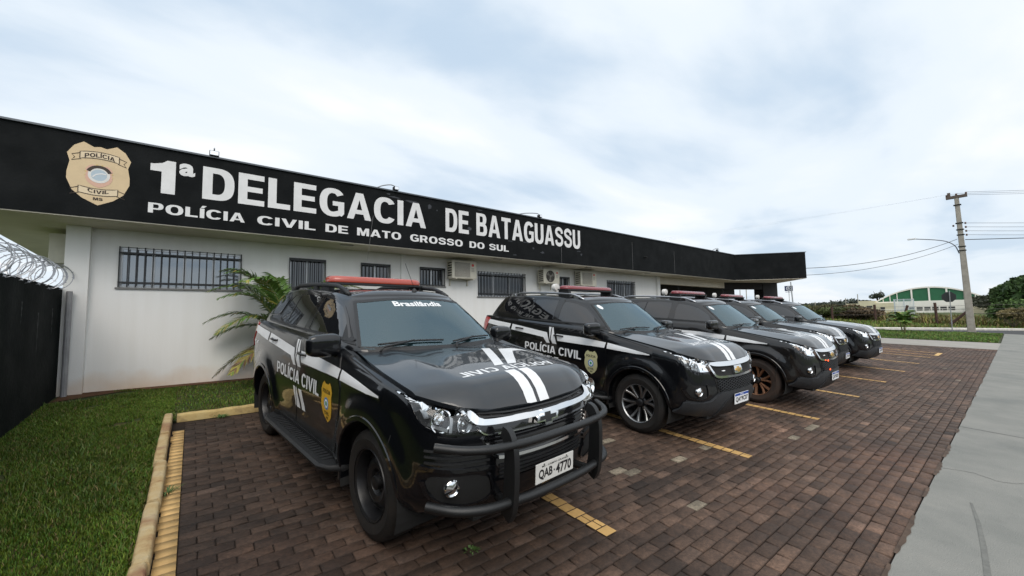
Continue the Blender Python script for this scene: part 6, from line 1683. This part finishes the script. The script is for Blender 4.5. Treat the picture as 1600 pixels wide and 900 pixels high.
p = far_pt(1640, 64); tree('tree', p, 5.6, 3.8, 34, (.04, .08, .02), 'tree just outside the right edge, beside the dark green one', 4000, .2, .4, low=.12)
for i, (u, dist, h, rd, c, lab) in enumerate(((1252, 62, 1.9, 2.0, (.07, .085, .03), 'leftmost dark hedge bush beyond the last car'), (1276, 60, 1.8, 2.2, (.085, .08, .035), 'second bush from the left in the hedge beyond the last car'),
        (1302, 58, 1.65, 2.0, (.075, .095, .03), 'middle bush of the hedge beyond the last car'), (1326, 60, 1.9, 1.9, (.11, .08, .045), 'brownish bush of the hedge beyond the last car'),
        (1344, 57, 1.6, 1.6, (.10, .07, .04), 'rightmost reddish brown bush of the hedge, beside the first fence post'))):
    tree('bush', far_pt(u, dist), h, rd, 40+i, c, lab, 3500, .12, .12, 'bush', 'hedge bushes beyond the last car', low=.06)
p = far_pt(1371, 260); tree('tree', p, 9.5, 2.6, 51, (.05, .06, .04), 'hazy tree rising left of the arched hall', 1500, .30, .6, low=.6)
p = far_pt(1548, 190); tree('tree', p, 5.6, 6.5, 52, (.045, .05, .03), 'low dark tree at the right end of the arched hall', 2500, .4, .5, low=.1)
for i, (u, dist) in enumerate(((1240, 260), (1290, 300), (1320, 280), (1600, 240), (1660, 230))):
    tree('tree', far_pt(u, dist), 5.5+i % 3, 12, 60+i, (.045, .055, .04), 'low hazy tree clump on the horizon, number %d from the left' % (i+1) if False else ('low hazy tree clump on the horizon behind ' + ('the leftmost hedge bush', 'the middle of the hedge', 'the right end of the hedge', 'the right-edge tree', 'the tree outside the right edge')[i]), 1800, .7, .5, low=.05)
# far tree line all round the horizon (one mass nobody could count)
Vs, Fs, Ts = [], [], []; off = 0
for k in range(46):
    a = 2*pi*k/46+.05*sin(k*3); 
    if 0.02 < (a % (2*pi)) < .42: continue
    V, F, T = crown((330*cos(a), 330*sin(a), 3.2), (30, 30, 6.5), 420, 200+k, (.03, .045, .03), 1.6, lumps=8); Vs.append(V); Fs.append(F+off); Ts.append(T); off += len(V)
tl = np_mesh('tree_line', np.concatenate(Vs), np.concatenate(Fs), np.concatenate(Ts), M_FOL); tag(tl, 'distant dark tree line along the horizon', 'tree line', kind='stuff')

# ---- arched sports hall
M_HWALL = mat('cream_hall_wall', (.60, .55, .38), .85, noise=.15, nscale=.5); M_HWHITE = mat('hall_white', (.78, .75, .68), .8, noise=.1, nscale=.4); M_HGREEN = mat('hall_green_sheet', (.015, .12, .05), .6, noise=.2, nscale=.6)
M_HDARK = mat('hall_window_dark', (.03, .03, .03), .5)
HD = 200; cpos = far_pt(1449, HD, 0); yawh = atan2(cpos.y, cpos.x)
hall = empty('sports_hall', (cpos.x, cpos.y, .2), 'cream sports hall with a white arched roof and green end panels', 'building'); hall.rotation_euler.z = yawh
# local frame: x away from the camera, y to the left in the picture
Wd = 13.4; zb, zs = 0.0, 4.4; rise = 4.6
def arch(t, ww=Wd, rs=rise): return (ww*(-t), zs+rs*(1-abs(t)**2.1))
bm = bmesh.new(); n = 40; inner, outer, back = [], [], []
for k in range(n+1):
    t = -1+2*k/n; y_, z_ = arch(t); yo, zo = arch(t, Wd*1.045, rise*1.10)
    inner.append(bm.verts.new((0, y_, z_))); outer.append(bm.verts.new((0, yo, zo))); back.append(bm.verts.new((30, yo, zo)))
for k in range(n): bm.faces.new((inner[k], inner[k+1], outer[k+1], outer[k])); bm.faces.new((outer[k], outer[k+1], back[k+1], back[k]))
bm_obj('roof', bm, M_HWHITE, hall)
bm = bmesh.new(); lo = [bm.verts.new((.3, -Wd, zs-.6)), bm.verts.new((.3, Wd, zs-.6))]; rim = [bm.verts.new((.3, *arch(-1+2*k/n))) for k in range(n+1)]
bm.faces.new([lo[0]]+rim[::-1][0:1]+[lo[1]] if False else [lo[1]]+[v for v in rim]+[lo[0]]); bm_obj('gable_panel', bm, M_HGREEN, hall)
for t in (-.86, -.72, -.58, -.30, .02, .33, .62, .8):
    y_, z_ = arch(t); w_ = .10 if abs(t) > .5 else .22; bm = bmesh.new(); box(bm, .05, .28, y_-w_, y_+w_, zs-.4, z_+.05); bm_obj('mullion', bm, M_HWHITE, hall)
bm = bmesh.new(); box(bm, 0, 30, -Wd*1.03, Wd*1.03, zb, zs+.15); bm_obj('wall', bm, M_HWHITE, hall)
bm = bmesh.new(); box(bm, -5, 20, Wd*.62, Wd*1.62, zb, 4.1); bm_obj('annex', bm, M_HWALL, hall)
bm = bmesh.new(); box(bm, -5, 10, Wd*1.0, Wd*1.35, 4.1, 5.0); bm_obj('annex', bm, M_HWALL, hall)
bm = bmesh.new(); box(bm, -4, 14, -Wd*1.95, -Wd*.72, zb, 3.4); bm_obj('annex', bm, M_HWALL, hall)
for i in range(6):
    y_ = 4.2-i*1.9; bm = bmesh.new(); box(bm, -.08, -.02, y_-.75, y_+.75, 1.2, 2.4); bm_obj('window', bm, M_HDARK, hall)
for y_, z0, z1, w_ in ((18.2, .6, 2.3, .5), (15.0, 2.5, 3.2, .8), (11.5, 1.2, 2.6, .6), (-13, 1.9, 2.5, 1.2), (-17, 1.9, 2.5, 1.0)):
    bm = bmesh.new(); box(bm, -5.10 if y_ > 0 else -4.1, -5.01 if y_ > 0 else -4.01, y_-w_, y_+w_, z0, z1); bm_obj('window', bm, M_HDARK, hall)
bm = bmesh.new()
for k in range(18): box(bm, -9.1, -9.0, 16.5-k*1.5-.05, 16.5-k*1.5+.05, 0, 1.7)
box(bm, -9.08, -9.02, -9, 16.5, 1.62, 1.75); tag(bm_obj('picket_fence', bm, M_HWHITE), 'low white railing in front of the sports hall', 'railing'); rl = bpy.data.objects['picket_fence']; rl.location = hall.location; rl.rotation_euler = hall.rotation_euler
# netted goal cage before the hall
cg_ = empty('goal_cage', far_pt(1410, 60), 'pale metal cage with mesh sides in front of the hall', 'cage'); cg_.rotation_euler.z = yawh
bm = bmesh.new()
for y_ in (-.75, 0, .75):
    for x_ in (0, 1.2): tube(bm, [(x_, y_, 0), (x_, y_, 2.55)], .03, 6)
for z in (.4, 1.4, 2.5):
    for x_ in (0, 1.2): tube(bm, [(x_, -.75, z), (x_, .75, z)], .025, 6)
bm_obj('frame', bm, mat('cage_grey', (.45, .50, .52), .5), cg_)
bm = bmesh.new(); 
for k in range(15): y_ = -.75+1.5*k/14; box(bm, -.01, .01, y_-.012, y_+.012, .1, 2.5)
for k in range(18): z = .2+2.3*k/17; box(bm, -.012, .008, -.75, .75, z-.012, z+.012)
bm_obj('mesh_panel', bm, mat('cage_mesh', (.42, .50, .52), .5), cg_)
# thin posts on the horizon left of the hall
for i, (u, d_, h_) in enumerate(((1272, 140, 3.6), (1320, 150, 4.6), (1339, 150, 5.6), (1572, 150, 6.0))):
    q_ = far_pt(u, d_); bm = bmesh.new(); tube(bm, [q_, q_+Vector((0, 0, h_))], .10, 6); tag(bm_obj('lamp_post', bm, M_POLEC), 'thin far post on the horizon, ' + ('right of the leftmost hedge bush', 'above the middle of the hedge', 'just left of the hall', 'above the trees right of the hall')[i], 'post')
# ================================================================ the five police cars
def copy_thing(root):
    r = root.copy(); COL.objects.link(r)
    for ch in root.children:
        c = ch.copy(); COL.objects.link(c); c.parent = r
        for g_ in ch.children:
            d_ = g_.copy(); COL.objects.link(d_); d_.parent = c
    return r
def place_car(o, x, y, yaw, label):
    """x, y: ground point under the middle of the front axle; the nose points to -y"""
    up = Vector((-SLX, -SLY, 1)).normalized(); fw = Vector((-sin(yaw), -cos(yaw), 0)); fw = (fw-up*fw.dot(up)).normalized(); lf = up.cross(fw)
    o.matrix_world = Matrix(((fw.x, lf.x, up.x, x), (fw.y, lf.y, up.y, y), (fw.z, lf.z, up.z, SLY*y+SLX*x), (0, 0, 0, 1)))
    tag(o, label, 'car', 'police cars parked nose-out in the bays')
CARS = [(1.922, 3.067, -.10), (5.53, 3.22, 0.0), (8.66, 2.97, -.01), (12.3, 3.56, -.04), (14.8, 3.36, 0)]
car1 = make_suv('guard'); car2 = make_suv('plain')
bpy.context.view_layer.update()
rest = [copy_thing(car2) for _ in range(3)]
for o, c, lab in zip([car1, car2]+rest, CARS, (
        'black police SUV with bull bar, orange-red light bar and black steel wheels',
        'clean black police SUV with pale door badge and bright alloy wheels, second in the row',
        'black police SUV with muddy brown alloy wheel and small red grille lights',
        'black police SUV mostly hidden between the muddy-wheeled one and the last one',
        'farthest black police SUV, parked at the right end of the row')):
    place_car(o, *c, lab)
def remat(o, old, new):
    for ch in [o]+list(o.children):
        for g_ in [ch]+list(ch.children):
            for s_ in getattr(g_, 'material_slots', []):
                if s_.material == old: s_.link = 'OBJECT'; s_.material = new
muddy = rest[0]
remat(muddy, M_RUBBER, M_MUDTYRE); remat(muddy, M_SILVER, M_DIRTY); remat(muddy, M_PAINT, M_PAINT2); remat(rest[1], M_PAINT, M_PAINT2)
for z, y in ((.80, -.30), (.66, -.26)):
    p, n = caster('F', SH.full)(y, z); bm = bmesh.new(); bmesh.ops.create_icosphere(bm, subdivisions=2, radius=.017)
    for v in bm.verts: v.co = p+n*.045+Vector((v.co.x*.5, v.co.y*1.4, v.co.z))
    bm_obj('strobe_light', bm, M_REDLED, muddy, smooth=True)
